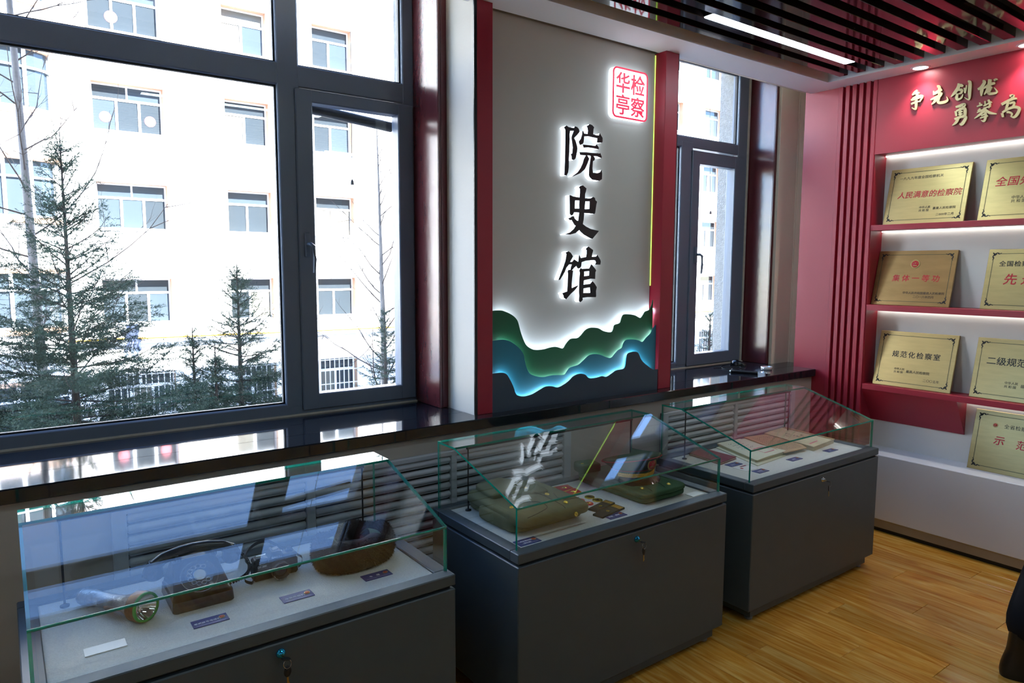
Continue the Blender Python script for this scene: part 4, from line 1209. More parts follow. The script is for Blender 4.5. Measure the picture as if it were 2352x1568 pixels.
fwo = fw.build('finger_wheel', MATS['bakelite'], ph)
for i in range(10):
    th = (60 + i * 28) * R2D
    c_ = dc + dn * 0.0096 + (a_ * math.cos(th) + b_ * math.sin(th)) * 0.0305
    MB().lathe([(0.0072, 0.0), (0.0072, 0.0012), (0.0058, 0.0012), (0.0058, -0.0005)], c_, dn, 16, caps=False).build('finger_ring', MATS['dial_metal'], fwo)
    MB().lathe([(0.0056, -0.0004), (0.0, -0.0004)], c_, dn, 14).build('hole_disc', MATS['case_shadow'], fwo)
MB().lathe([(0.0185, 0.0090), (0.0185, 0.0120), (0.0165, 0.0125), (0.0165, 0.0118)], dc, dn, 32, caps=False).build('centre_ring', MATS['dial_metal'], fwo)
MB().lathe([(0.0166, 0.0116), (0.0, 0.0118)], dc, dn, 32).build('centre_card', MATS['dial_card'], fwo)
# handset
hs = MB()
hy, hz = PY0 + 0.130, ZF + 0.128
path = [(pc - 0.112, hy, hz - 0.014), (pc - 0.085, hy, hz + 0.004), (pc - 0.04, hy, hz + 0.014), (pc, hy, hz + 0.017), (pc + 0.04, hy, hz + 0.014), (pc + 0.085, hy, hz + 0.004), (pc + 0.112, hy, hz - 0.014)]
hs.tube(path, [0.020, 0.0185, 0.0175, 0.017, 0.0175, 0.0185, 0.020], 14)
for sx in (-1, 1):
    hs.lathe([(0.016, 0.004), (0.024, -0.010), (0.029, -0.030), (0.0295, -0.044), (0.027, -0.047), (0.0, -0.048)], (pc + sx * 0.112, hy, hz - 0.006), (sx * -0.12, -0.25, 1), 24)
hs.build('handset', MATS['bakelite'], ph)
ck = MB()
for sx in (-1, 1):
    ck.cbox((pc + sx * 0.052 - 0.013, hy - 0.026, ZF + 0.112), (pc + sx * 0.052 + 0.013, hy + 0.030, ZF + 0.132), 0.004)
    ck.tube([(pc + sx * 0.052, hy - 0.023, ZF + 0.120), (pc + sx * 0.052, hy - 0.024, ZF + 0.142)], 0.007, 8); ck.tube([(pc + sx * 0.052, hy + 0.026, ZF + 0.120), (pc + sx * 0.052, hy + 0.027, ZF + 0.142)], 0.007, 8)
ck.build('cradle', MATS['bakelite'], ph)
pth = []
for i in range(160):
    u = i / 159
    c0 = np.array([pc + 0.125, hy + 0.01, ZF + 0.115]) * (1 - u) ** 2 + 2 * u * (1 - u) * np.array([pc + 0.215, hy - 0.07, ZF + 0.03]) + u * u * np.array([pc + 0.075, PY0 + 0.09, ZF + 0.016])
    th = u * 2 * math.pi * 26
    pth.append(tuple(c0 + np.array([0.004 * math.cos(th), 0.004 * math.sin(th) * 0.6, 0.004 * math.sin(th)])))
MB().tube(pth, 0.0024, 5).build('coiled_cord', MATS['bakelite'], ph)

# ------------------------------------------------------------------ film camera
mat('camera_black', (18, 18, 19), 0.42)
mat('camera_leather', (24, 24, 25), 0.7, bump=0.6, bscale=500)
mat('lens_glass', (26, 22, 40), 0.05, spec=0.9)
KX0, KX1, KY, KD, KH = 0.618, 0.764, 2.262, 0.046, 0.072
kc = (KX0 + KX1) / 2
ca = empty('film_camera', (kc, KY + 0.02, ZF), 'black film camera with a short lens and a strap', 'camera')
MB().cbox((KX0, KY, ZF), (KX1, KY + KD, ZF + KH - 0.016), 0.006).build('body', MATS['camera_leather'], ca)
MB().cbox((KX0 + 0.001, KY + 0.003, ZF + KH - 0.017), (KX1 - 0.001, KY + KD - 0.003, ZF + KH), 0.005).build('top_plate', MATS['camera_black'], ca)
pr_ = MB().prism([(kc - 0.026, ZF + KH - 0.020), (kc + 0.026, ZF + KH - 0.020), (kc + 0.025, ZF + KH), (kc + 0.014, ZF + KH + 0.020), (kc - 0.014, ZF + KH + 0.020), (kc - 0.025, ZF + KH)], KY - 0.004, KY + 0.040, 'y')
pr_.build('prism_housing', MATS['camera_black'], ca)
MB().cbox((kc - 0.012, KY + 0.010, ZF + KH + 0.020), (kc + 0.012, KY + 0.032, ZF + KH + 0.0225), 0.001).box((kc - 0.012, KY + 0.010, ZF + KH + 0.0225), (kc - 0.008, KY + 0.032, ZF + KH + 0.0245)).box((kc + 0.008, KY + 0.010, ZF + KH + 0.0225), (kc + 0.012, KY + 0.032, ZF + KH + 0.0245)).build('hot_shoe', MATS['chrome'], ca)
MB().lathe([(0.012, 0), (0.012, 0.008), (0.010, 0.010), (0.007, 0.0105), (0.007, 0.015), (0.0, 0.016)], (kc + 0.050, KY + 0.024, ZF + KH), n=24).build('shutter_dial', MATS['camera_black'], ca)
MB().lathe([(0.0125, 0.001), (0.0128, 0.002), (0.0125, 0.003)], (kc + 0.050, KY + 0.024, ZF + KH), n=24, caps=False).build('dial_ring', MATS['chrome'], ca)
MB().cbox((kc - 0.062, KY + 0.012, ZF + KH), (kc - 0.036, KY + 0.034, ZF + KH + 0.004), 0.001).tube([(kc - 0.060, KY + 0.020, ZF + KH + 0.007), (kc - 0.030, KY + 0.018, ZF + KH + 0.008)], 0.003, 8).build('rewind_crank', MATS['chrome'], ca)
ln = MB().lathe([(0.030, 0.0), (0.030, 0.010), (0.0285, 0.011), (0.0285, 0.022), (0.030, 0.023), (0.030, 0.036), (0.0285, 0.038), (0.026, 0.0385), (0.024, 0.034), (0.019, 0.030)], (kc + 0.006, KY, ZF + 0.034), (0, -1, -0.03), 36)
lno = ln.build('lens', MATS['camera_black'], ca)
MB().lathe([(0.019, 0.030), (0.012, 0.0325), (0.0, 0.0335)], (kc + 0.006, KY, ZF + 0.034), (0, -1, -0.03), 30).build('front_glass', MATS['lens_glass'], lno)
m_ = MB(); text_into(m_, 'SEAGULL', (kc, KY - 0.0042, ZF + KH - 0.002), (1, 0, 0), (0, 0, 1), 0.0085, 0.0004, align='CENTER'); m_.build('lettering', MATS['print_white'], ca)
m_ = MB(); text_into(m_, 'DF-300', (KX0 + 0.012, KY, ZF + KH - 0.026), (1, 0, 0), (0, 0, 1), 0.0095, 0.0004); m_.build('lettering', MATS['print_white'], ca)
ring_txt = MB()
for i in range(26):
    th = (200 + i * 5.2) * R2D
    for (o_, s_) in ((0, 1),):
        c_ = np.array([kc + 0.006, KY - 0.0387, ZF + 0.034 - 0.001])
        u_ = np.array([math.cos(th), 0, math.sin(th)]); w_ = np.array([-math.sin(th), 0, math.cos(th)])
        if i % 5 != 4:
            ring_txt.add([c_ + u_ * r_ + w_ * q for r_, q in ((0.0262, -0.0006), (0.0262, 0.0006), (0.0280, 0.0006), (0.0280, -0.0006))], [(0, 1, 2, 3)])
ring_txt.build('ring_marking', MATS['print_white'], lno)
def strap(pts, w=0.011):
    mb = MB(); V = []; P = smooth_line(pts, 6)
    for i, p in enumerate(P):
        V += [(p[0], p[1] - 0.001, p[2] - w / 2), (p[0], p[1] - 0.001, p[2] + w / 2), (p[0], p[1] + 0.001, p[2] + w / 2), (p[0], p[1] + 0.001, p[2] - w / 2)]
    F = [(4 * i + k, 4 * i + (k + 1) % 4, 4 * i + 4 + (k + 1) % 4, 4 * i + 4 + k) for i in range(len(P) - 1) for k in range(4)]
    return mb.add(V, F, 0, False)
strap([(KX0 - 0.004, KY + 0.02, ZF + 0.056), (KX0 - 0.014, KY + 0.05, ZF + 0.066), (KX0 + 0.01, KY + 0.10, ZF + 0.075), (KX0 + 0.05, KY + 0.13, ZF + 0.082), (KX0 + 0.09, KY + 0.13, ZF + 0.078), (KX0 + 0.125, KY + 0.09, ZF + 0.055)]).build('strap', MATS['camera_black'], ca)
strap([(KX0 - 0.004, KY + 0.02, ZF + 0.054), (KX0 - 0.022, KY + 0.00, ZF + 0.040), (KX0 - 0.030, KY + 0.0, ZF + 0.018), (KX0 - 0.012, KY - 0.01, ZF + 0.008), (KX0 + 0.0, KY + 0.01, ZF + 0.006)], 0.010).build('strap', MATS['camera_black'], ca)
strap([(KX1 + 0.004, KY + 0.02, ZF + 0.054), (KX1 + 0.016, KY + 0.01, ZF + 0.045), (KX1 + 0.018, KY + 0.02, ZF + 0.020), (KX1 + 0.010, KY + 0.03, ZF + 0.006)], 0.008).build('strap', MATS['camera_black'], ca)

# ------------------------------------------------------------------ fur hat
mat('fur_brown', (40, 33, 28), 0.8, spec=0.2, var=0.35, vscale=60)
mat('hat_cloth', (92, 108, 86), 0.8, spec=0.2, var=0.08, vscale=60)
mat('hat_lining', (18, 19, 24), 0.6)
HC = np.array([0.948, 2.242, ZF])
ha = empty('fur_hat', tuple(HC), 'dark brown fur hat with green cloth crown, ear flaps folded up', 'hat')
HA, HB = 0.122, 0.098


def hat_ring(u, v, grow=0.0):
    th = 2 * math.pi * u; ph_ = 2 * math.pi * v
    k1 = 1 + 0.06 * math.cos(3 * th + 1)
    tr, tz = 0.026 + grow, 0.050 + grow
    top = 0.010 * math.sin(2 * th + 0.6) + 0.008 * math.cos(5 * th)
    r = 1.0
    cxx, cyy = HA * k1 * math.cos(th), HB * k1 * math.sin(th)
    nx, ny_ = math.cos(th), math.sin(th)
    rad = tr * math.cos(ph_)
    z = 0.052 + tz * math.sin(ph_) + (top if math.sin(ph_) > 0 else 0)
    return (HC[0] + cxx + nx * rad, HC[1] + cyy + ny_ * rad, ZF + max(z, 0.001))


base = MB().grid(lambda u, v: hat_ring(u, v), 64, 21, closeu=True)
base.build('fur_band', MATS['fur_brown'], ha)
rs = np.random.RandomState(3)
V, F = [], []
for i in range(20000):
    u, v = rs.rand(), rs.rand()
    p = np.array(hat_ring(u, v, -0.002)); q = np.array(hat_ring(u, v, 0.012))
    d = (q - p); d = d / (np.linalg.norm(d) + 1e-9) + rs.normal(0, 0.45, 3) + np.array([0, 0, -0.25])
    d /= np.linalg.norm(d)
    L_ = 0.0065 + 0.005 * rs.rand()
    s_ = np.cross(d, rs.normal(size=3)); s_ /= np.linalg.norm(s_) + 1e-9
    e = p + d * L_; e[2] = max(e[2], ZF + 0.0006)
    V += [p + s_ * 0.0007, p - s_ * 0.0007, e]
tri_soup('fur_pile', V, MATS['fur_brown'], ha, kind='stuff')
MB().lathe([(0.0, 0.062), (0.045, 0.060), (0.080, 0.050), (0.098, 0.030)], HC, n=40, sx=1.05, sy=0.86, caps=False).build('crown', MATS['hat_lining'], ha)
for sgn, a0, a1 in ((1, -0.55, 0.75), (-1, 2.5, 3.55)):
    def flap(u, v, a0=a0, a1=a1):
        th = a0 + (a1 - a0) * u
        r = 0.90 - 0.24 * math.sin(math.pi * v) - 0.25 * v
        z = 0.066 + 0.036 * math.sin(math.pi * (0.15 + 0.7 * v)) * math.sin(math.pi * (0.1 + 0.8 * u))
        return (HC[0] + HA * r * math.cos(th), HC[1] + HB * r * math.sin(th), ZF + z)
    MB().grid(flap, 16, 10).build('ear_flap', MATS['hat_cloth'], ha)


def front_flap(u, v):
    th = -2.6 + 2.05 * u
    r = 0.98 - 0.62 * v
    return (HC[0] + HA * r * math.cos(th), HC[1] + HB * r * math.sin(th), ZF + 0.076 + 0.022 * math.sin(math.pi * (0.1 + 0.8 * v)))


MB().grid(front_flap, 20, 8).build('front_flap', MATS['fur_brown'], ha)

# ------------------------------------------------------------------ folded uniforms
mat('cloth_olive', (108, 106, 76), 0.85, spec=0.2, var=0.10, vscale=14, bump=0.25, bscale=420)
mat('cloth_green', (66, 94, 64), 0.85, spec=0.2, var=0.12, vscale=14, bump=0.25, bscale=420)
mat('cloth_dark', (40, 42, 34), 0.85, spec=0.2)
mat('button_gold', (206, 176, 70), 0.25, metal=0.9)


def pillow(x0, x1, y0, y1, z0, z1, rot, mt, name, par, amp=0.004, seed=1, e=0.30, tilt=0.0, nu=48, nv=22, taper=0.0):
    """a soft folded layer: rounded slab with creases"""
    cx, cy = (x0 + x1) / 2, (y0 + y1) / 2
    a, b, c = (x1 - x0) / 2, (y1 - y0) / 2, (z1 - z0) / 2
    sg = lambda w, p: math.copysign(abs(w) ** p, w)

    def fn(u, v):
        th, ph_ = 2 * math.pi * u, math.pi * (v - 0.5)
        X = a * sg(math.cos(ph_), 0.20) * sg(math.cos(th), e * 0.75); Y = b * sg(math.cos(ph_), 0.20) * sg(math.sin(th), e * 0.75); Z = c * sg(math.sin(ph_), 0.50)
        X *= 1 - taper * (Y / b)
        nz_ = noise.noise(Vector((X * 14 + seed * 7, Y * 14, Z * 10)))
        cr = noise.noise(Vector((X * 5 + seed * 3, Y * 30, seed))) * 0.5
        k = 1 + 0.025 * nz_
        x_, y_ = X * k, Y * k
        z_ = Z + amp * (nz_ + cr) * (1 if Z > 0 else 0.2) + tilt * X
        xr = cx + x_ * math.cos(rot) - y_ * math.sin(rot); yr = cy + x_ * math.sin(rot) + y_ * math.cos(rot)
        return (xr, yr, max((z0 + z1) / 2 + z_, ZF + 0.0005))
    return MB().grid(fn, nu, nv, closeu=True).build(name, mt, par)


def button(par, x, y, z, r=0.0095, nrm=(0, -0.35, 1)):
    return MB().lathe([(r, 0.0), (r, 0.002), (r * 0.88, 0.0034), (r * 0.8, 0.0028), (r * 0.35, 0.0042), (0, 0.0046)], (x, y, z), nrm, 18).build('button', MATS['button_gold'], par)


def seam(par, pts, mt, r=0.0011):
    return MB().tube([tuple(p) for p in smooth_line(pts, 6)], r, 5).build('seam', mt, par)


u1 = empty('folded_uniform', (1.72, 2.25, ZF), 'thick folded olive uniform with gold buttons beside the glass end', 'uniform', 'folded uniforms in the display case')
pillow(1.575, 1.900, 2.085, 2.475, ZF, ZF + 0.050, 0.02, MATS['cloth_olive'], 'lower_fold', u1, 0.004, 2, 0.26)
pillow(1.545, 1.905, 2.035, 2.455, ZF + 0.034, ZF + 0.084, -0.02, MATS['cloth_olive'], 'jacket', u1, 0.005, 5, 0.24)
pillow(1.590, 1.790, 2.300, 2.470, ZF + 0.072, ZF + 0.104, 0.12, MATS['cloth_olive'], 'collar', u1, 0.005, 9, 0.42, taper=0.2)
pillow(1.690, 1.845, 2.250, 2.420, ZF + 0.072, ZF + 0.096, -0.35, MATS['cloth_olive'], 'lapel', u1, 0.003, 12, 0.5, taper=0.35)
pillow(1.535, 1.620, 2.090, 2.330, ZF + 0.006, ZF + 0.060, 0.05, MATS['cloth_olive'], 'sleeve', u1, 0.004, 15, 0.45)
seam(u1, [(1.76, 2.040, ZF + 0.066), (1.765, 2.052, ZF + 0.083), (1.77, 2.12, ZF + 0.0875), (1.775, 2.22, ZF + 0.0885), (1.74, 2.30, ZF + 0.091)], MATS['cloth_dark'])
seam(u1, [(1.83, 2.20, ZF + 0.088), (1.805, 2.135, ZF + 0.088), (1.83, 2.105, ZF + 0.088), (1.893, 2.11, ZF + 0.082)], MATS['cloth_dark'])
seam(u1, [(1.575, 2.045, ZF + 0.080), (1.64, 2.052, ZF + 0.0865), (1.70, 2.08, ZF + 0.0885), (1.705, 2.15, ZF + 0.0885), (1.62, 2.19, ZF + 0.0885)], MATS['cloth_dark'])
button(u1, 1.800, 2.205, ZF + 0.086); button(u1, 1.800, 2.085, ZF + 0.085); button(u1, 1.762, 2.300, ZF + 0.093); button(u1, 1.588, 2.165, ZF + 0.083); button(u1, 1.805, 2.028, ZF + 0.052, nrm=(0, -1, 0.35))

u2 = empty('folded_uniform', (2.36, 2.24, ZF), 'flat folded dark green uniform lying under the peaked cap', 'uniform', 'folded uniforms in the display case')
pillow(2.205, 2.485, 2.035, 2.480, ZF, ZF + 0.036, 0.0, MATS['cloth_green'], 'lower_fold', u2, 0.003, 22, 0.22)
pillow(2.195, 2.480, 2.025, 2.470, ZF + 0.026, ZF + 0.058, 0.015, MATS['cloth_green'], 'jacket', u2, 0.004, 25, 0.22)
pillow(2.19, 2.30, 2.395, 2.495, ZF + 0.050, ZF + 0.098, -0.2, MATS['cloth_green'], 'collar', u2, 0.004, 28, 0.5)
seam(u2, [(2.26, 2.032, ZF + 0.050), (2.262, 2.06, ZF + 0.061), (2.27, 2.14, ZF + 0.0625), (2.265, 2.20, ZF + 0.063)], MATS['cloth_dark'])
seam(u2, [(2.345, 2.027, ZF + 0.048), (2.350, 2.06, ZF + 0.061), (2.37, 2.13, ZF + 0.0625), (2.40, 2.18, ZF + 0.062)], MATS['cloth_dark'])
seam(u2, [(2.475, 2.06, ZF + 0.052), (2.445, 2.15, ZF + 0.062), (2.43, 2.28, ZF + 0.063)], MATS['cloth_dark'])
button(u2, 2.392, 2.062, ZF + 0.057, 0.010); button(u2, 2.243, 2.085, ZF + 0.059, 0.009); button(u2, 2.20, 2.43, ZF + 0.095, 0.0085, (-0.5, -0.5, 1))

# ------------------------------------------------------------------ peaked cap
mat('cap_cloth', (58, 76, 50), 0.8, spec=0.2, var=0.06, vscale=30)
mat('visor_black', (14, 15, 17), 0.08, spec=0.6)
mat('cord_gold', (216, 164, 30), 0.5, var=0.12, vscale=120)
mat('piping_red', (150, 30, 30), 0.7)
cp = empty('peaked_cap', (2.33, 2.25, ZF + 0.06), 'dark green peaked cap with gold cord, red piping and a round emblem', 'cap')
CC = np.array([2.335, 2.240, ZF + 0.062])
mb = MB()
def cap_pt(th, r, z):
    r, z = r * 1.06, z * 1.05
    lift = 0.034 * (0.35 - math.sin(th)) * max(0, (z - 0.03) / 0.06)
    return (CC[0] + 1.02 * r * math.cos(th), CC[1] + r * math.sin(th), CC[2] + z + lift + 0.006 * math.cos(th) * 0)
levc = [(0.088, 0.0), (0.089, 0.038), (0.094, 0.048), (0.118, 0.066), (0.128, 0.074), (0.124, 0.080), (0.08, 0.084), (0.0, 0.085)]
mb.grid(lambda u, v: cap_pt(2 * math.pi * u, *[np.interp(v * (len(levc) - 1), range(len(levc)), [q[i] for q in levc]) for i in (0, 1)]), 48, len(levc) * 2 - 1, closeu=True)
mb.build('crown', MATS['cap_cloth'], cp)
MB().tube([cap_pt(2 * math.pi * k / 64, 0.1285, 0.0745) for k in range(65)], 0.0022, 6, caps=False).build('piping', MATS['piping_red'], cp)
MB().tube([cap_pt(2 * math.pi * k / 64, 0.0905, 0.040) for k in range(65)], 0.0016, 6, caps=False).build('piping', MATS['piping_red'], cp)
def visor(u, v):
    th = math.pi * (1.08 + 0.84 * u)
    ex = math.sin(math.pi * u)
    r = 0.093 + 0.064 * v * (0.35 + 0.65 * ex)
    z = 0.010 - 0.046 * v * (0.3 + 0.7 * ex) ** 1.0 - 0.006 * v * v
    return (CC[0] + 1.02 * r * math.cos(th), CC[1] + r * math.sin(th), CC[2] + z + 0.020)
vs = MB().grid(visor, 30, 8)
vs.grid(lambda u, v: tuple(np.array(visor(u, v)) - np.array([0, 0, 0.0016])), 30, 8)
vs.build('visor', MATS['visor_black'], cp)
cdp = []
for i in range(90):
    th = math.pi * (1.05 + 0.90 * i / 89)
    cdp.append((CC[0] + 1.02 * 0.0995 * math.cos(th), CC[1] + 0.0995 * math.sin(th), CC[2] + 0.026 + 0.0012 * math.sin(i * 1.9)))
cr_ = MB().tube(cdp, 0.0048, 7); cr_.tube([(p[0] * 1.0, p[1], p[2] + 0.0085) for p in cdp], 0.0048, 7)
cr_.build('gold_cord', MATS['cord_gold'], cp)
button(cp, CC[0] - 0.092, CC[1] - 0.014, CC[2] + 0.028, 0.007, (-1, -0.3, 0)); button(cp, CC[0] + 0.092, CC[1] - 0.014, CC[2] + 0.028, 0.007, (1, -0.3, 0))
en = np.array([0.0, -0.92, -0.10]); en /= np.linalg.norm(en)
eux = np.array([1.0, 0, 0]); euy = np.cross(en, eux)
emblem(cp, np.array([CC[0] + 0.004, CC[1] - 0.1225, CC[2] + 0.083]), eux, euy, 0.028)

# ------------------------------------------------------------------ shoulder boards, badges, collar tabs
mat('board_green', (36, 40, 28), 0.8)


def flat_poly(name, pts, h, mt, **kw):
    return MB().prism([(p[0], p[1]) for p in pts], ZF, ZF + h, 'z').build(name, mt, **kw)


def star_into(mb, c, r, z, rot=0.0, mi=0):
    V = [(c[0], c[1], z + r * 0.22)]
    for k in range(10):
        q = r * (1 if k % 2 == 0 else 0.42); th = rot + (90 + 36 * k) * R2D
        V.append((c[0] + q * math.cos(th), c[1] + q * math.sin(th), z))
    mb.add(V, [(0, 1 + k, 1 + (k + 1) % 10) for k in range(10)], mi)
    return mb


def board(A, B, C, D, lab):
    A, B, C, D = (np.array(q, float) for q in (A, B, C, D))      # back-left, back-right, front-right, front-left
    t = empty('shoulder_board', (*((A + B + C + D) / 4)[:2], ZF), lab, 'shoulder board', 'green shoulder boards')
    pts = [A, B, C, D]
    MB().prism([tuple(p) for p in pts], ZF, ZF + 0.008, 'z').build('board', MATS['board_green'], t)
    L_ = lambda u, v: (A * (1 - u) + B * u) * (1 - v) + (D * (1 - u) + C * u) * v
    st = MB()
    for k in range(3):
        u0 = 0.80 + k * 0.06
        st.add([(*L_(u, v), ZF + 0.0084) for u, v in ((u0, 0.04), (u0 + 0.03, 0.04), (u0 + 0.03, 0.96), (u0, 0.96))], [(0, 1, 2, 3)])
    st.build('gold_stripe', MATS['cord_gold'], t)
    MB()
    s_ = MB(); star_into(s_, L_(0.45, 0.5), 0.011, ZF + 0.0083, 0.4); s_.build('star', MATS['button_gold'], t)
    return t


board((1.975, 2.142), (2.115, 2.180), (2.122, 2.130), (1.985, 2.098), 'green shoulder board lying behind its twin, three gold stripes and a star')
board((1.945, 2.080), (2.108, 2.116), (2.112, 2.060), (1.955, 2.030), 'green shoulder board lying nearer the blue card, three gold stripes and a star')


def badge(x, y, r, mt, lab, star=True):
    t = empty('badge', (x, y, ZF), lab, 'badge', 'round badges between the uniforms')
    MB().lathe([(r, 0), (r, 0.003), (r * 0.9, 0.0045), (r * 0.8, 0.0036), (0, 0.0042)], (x, y, ZF), n=28).build('disc', mt, t)
    s_ = MB(); star_into(s_, (x, y), r * 0.62, ZF + 0.0046, 0.3); s_.build('star', MATS['cloth_dark'] if mt is MATS['button_gold'] else MATS['button_gold'], t)
    return t


badge(2.094, 2.262, 0.023, MATS['button_gold'], 'round gold badge nearer the red collar tabs')
badge(2.094, 2.210, 0.023, MATS['button_gold'], 'round gold badge nearer the shoulder boards')
badge(2.030, 2.254, 0.021, MATS['letter_red'], 'round red badge nearer the red collar tabs')
badge(2.031, 2.199, 0.021, MATS['letter_red'], 'round red badge nearer the shoulder boards')
badge(2.035, 2.300, 0.020, MATS['card_white'], 'round pale badge with a dark star below the collar tabs')
for pts, lab in (([(2.031, 2.382), (2.051, 2.466), (2.131, 2.456), (2.117, 2.392)], 'red collar tab edged with gold, farther from the round badges'),
                 ([(2.026, 2.320), (2.046, 2.378), (2.124, 2.395), (2.113, 2.338)], 'red collar tab edged with gold, next to the round badges')):
    P = np.array(pts); c_ = P.mean(0)
    t = empty('collar_tab', (*c_, ZF), lab, 'collar tab', 'red collar tabs')
    MB().prism([tuple(p) for p in P], ZF, ZF + 0.004, 'z').build('gold_edge', MATS['cord_gold'], t)
    MB().prism([tuple(c_ + (p - c_) * 0.88) for p in P], ZF + 0.004, ZF + 0.0052, 'z').build('red_field', MATS['letter_red'], t)
    s_ = MB(); star_into(s_, c_, 0.017, ZF + 0.0054, 0.2); s_.build('star', MATS['button_gold'], t)

# ------------------------------------------------------------------ documents in the third case
mat('booklet_red', (128, 22, 38), 0.3, spec=0.5)
mat('paper_cream', (214, 204, 168), 0.8, var=0.05, vscale=20)
mat('paper_pale', (216, 212, 184), 0.75, var=0.04, vscale=14)
mat('paper_old', (196, 178, 140), 0.85, var=0.12, vscale=18)
mat('paper_tan', (190, 154, 112), 0.85, var=0.08, vscale=20)
mat('ink', (40, 38, 44), 0.7)
mat('ink_red', (206, 54, 96), 0.6)


def quad_slab(mb, pts, z0, z1, mi=0, curl=0.0):
    return mb.prism([tuple(p) for p in pts], z0, z1, 'z', mi)


bk = empty('red_booklet', (3.10, 2.39, ZF), 'glossy dark red booklet lying at the back of the document case', 'booklet')
pts = [(3.032, 2.475), (3.180, 2.500), (3.178, 2.272), (3.010, 2.248)]
quad_slab(MB(), pts, ZF, ZF + 0.003).build('back_cover', MATS['booklet_red'], bk)
quad_slab(MB(), [(p[0] * 0.97 + 3.10 * 0.03, p[1] * 0.97 + 2.375 * 0.03) for p in pts], ZF + 0.003, ZF + 0.010).build('pages', MATS['paper_cream'], bk)
quad_slab(MB(), pts, ZF + 0.010, ZF + 0.0125).build('front_cover', MATS['booklet_red'], bk)
m_ = MB()
strokes_into(m_, [[(0, 0, 3), (10, 8, 4), (20, 0, 3), (30, 10, 4)], [(5, -14, 3), (18, -8, 4), (34, -14, 3)]], lambda u, v, t_: (3.075 + u * 0.0018, 2.37 + v * 0.0018, ZF + 0.0127 + t_), 1.0, 0, 0.0003)
m_.build('gilt_mark', MATS['brass'], bk)

fd = empty('document_folder', (3.44, 2.32, ZF), 'open pale document folder with a red square stamp and handwriting', 'folder')
quad_slab(MB(), [(3.290, 2.512), (3.700, 2.490), (3.452, 2.150), (3.150, 2.120)], ZF, ZF + 0.004).build('cover_sheet', MATS['paper_pale'], fd)
quad_slab(MB(), [(3.315, 2.505), (3.680, 2.480), (3.460, 2.172), (3.195, 2.165)], ZF + 0.004, ZF + 0.016).build('sheaf', MATS['paper_cream'], fd)
top = MB()
Aq, Bq, Cq, Dq = (np.array(q) for q in ((3.318, 2.508), (3.520, 2.498), (3.475, 2.165), (3.188, 2.150)))
def sheet(u, v):
    p = (Aq * (1 - u) + Bq * u) * (1 - v) + (Dq * (1 - u) + Cq * u) * v
    z = ZF + 0.018 + 0.010 * (u * v) ** 2 + 0.003 * math.sin(u * 5) * v
    return (p[0], p[1], z)
top.grid(sheet, 14, 12).grid(lambda u, v: tuple(np.array(sheet(u, v)) - np.array([0, 0, 0.0008])), 14, 12)
top.build('top_sheet', MATS['paper_pale'], fd)
def on_sheet(fn, u, v, dz=0.0006):
    p = fn(u, v); return (p[0], p[1], p[2] + dz)
stp = MB()
for (u0, u1, v0, v1) in ((0.50, 0.86, 0.58, 0.60), (0.50, 0.86, 0.83, 0.85), (0.50, 0.515, 0.58, 0.85), (0.845, 0.86, 0.58, 0.85)):
    stp.add([on_sheet(sheet, u, v) for u, v in ((u0, v0), (u1, v0), (u1, v1), (u0, v1))], [(0, 1, 2, 3)])
stp.build('red_stamp', MATS['ink_red'], fd)
wr = MB(); rs = random.Random(8)
for r_ in range(4):
    for c_ in range(9):
        u0, v0 = 0.22 + c_ * 0.055, 0.14 + r_ * 0.10
        for q in range(2):
            a_, b2 = u0 + rs.uniform(0, 0.02), v0 + rs.uniform(0, 0.05)
            wr.add([on_sheet(sheet, u, v) for u, v in ((a_, b2), (a_ + rs.uniform(.01, .035), b2 + rs.uniform(-.01, .01)), (a_ + 0.03, b2 + 0.012), (a_, b2 + 0.012))], [(0, 1, 2, 3)])
wr.build('handwriting', MATS['ink'], fd)

st2 = empty('letter_sheaf', (3.66, 2.30, ZF), 'yellowed sheaf of handwritten letters overlapping the pale folder', 'papers')
S4 = [(3.560, 2.500), (3.860, 2.440), (3.640, 2.140), (3.440, 2.152)]
quad_slab(MB(), S4, ZF + 0.0165, ZF + 0.0175).build('under_sheet', MATS['paper_cream'], st2)
S4a = [np.array(q) for q in S4]
s4 = lambda u, v: tuple((S4a[0] * (1 - u) + S4a[1] * u) * (1 - v) + (S4a[3] * (1 - u) + S4a[2] * u) * v) + (ZF + 0.022,)
quad_slab(MB(), S4, ZF + 0.0175, ZF + 0.022).build('sheets', MATS['paper_tan'], st2)
wr = MB()
for r_ in range(16):
    for c_ in range(14):
        u0, v0 = 0.10 + c_ * 0.058, 0.14 + r_ * 0.05
        wr.add([on_sheet(s4, u, v) for u, v in ((u0, v0), (u0 + rs.uniform(.015, .04), v0 + rs.uniform(-.01, .012)), (u0 + 0.025, v0 + 0.018), (u0, v0 + 0.014))], [(0, 1, 2, 3)])
wr.build('handwriting', MATS['ink'], st2)

ob = empty('old_book', (3.85, 2.31, ZF), 'old string-bound book with frayed edges and brush writing', 'book')
O4 = [np.array(q) for q in ((3.735, 2.475), (3.985, 2.500), (3.945, 2.150), (3.672, 2.118))]
quad_slab(MB(), O4, ZF, ZF + 0.022).build('page_block', MATS['paper_old'], ob)
o4 = lambda u, v: tuple((O4[0] * (1 - u) + O4[1] * u) * (1 - v) + (O4[3] * (1 - u) + O4[2] * u) * v) + (ZF + 0.0265,)
quad_slab(MB(), [o4(u, v)[:2] for u, v in ((-0.01, -0.01), (1.01, -0.01), (1.01, 1.01), (-0.01, 1.01))], ZF + 0.022, ZF + 0.0265).build('cover', MATS['paper_old'], ob)
MB().add([on_sheet(o4, u, v, 0.0002) for u, v in ((0.90, 0), (1.005, 0), (1.005, 1.0), (0.90, 1.0))], [(0, 1, 2, 3)]).build('spine_strip', MATS['paper_tan'], ob)
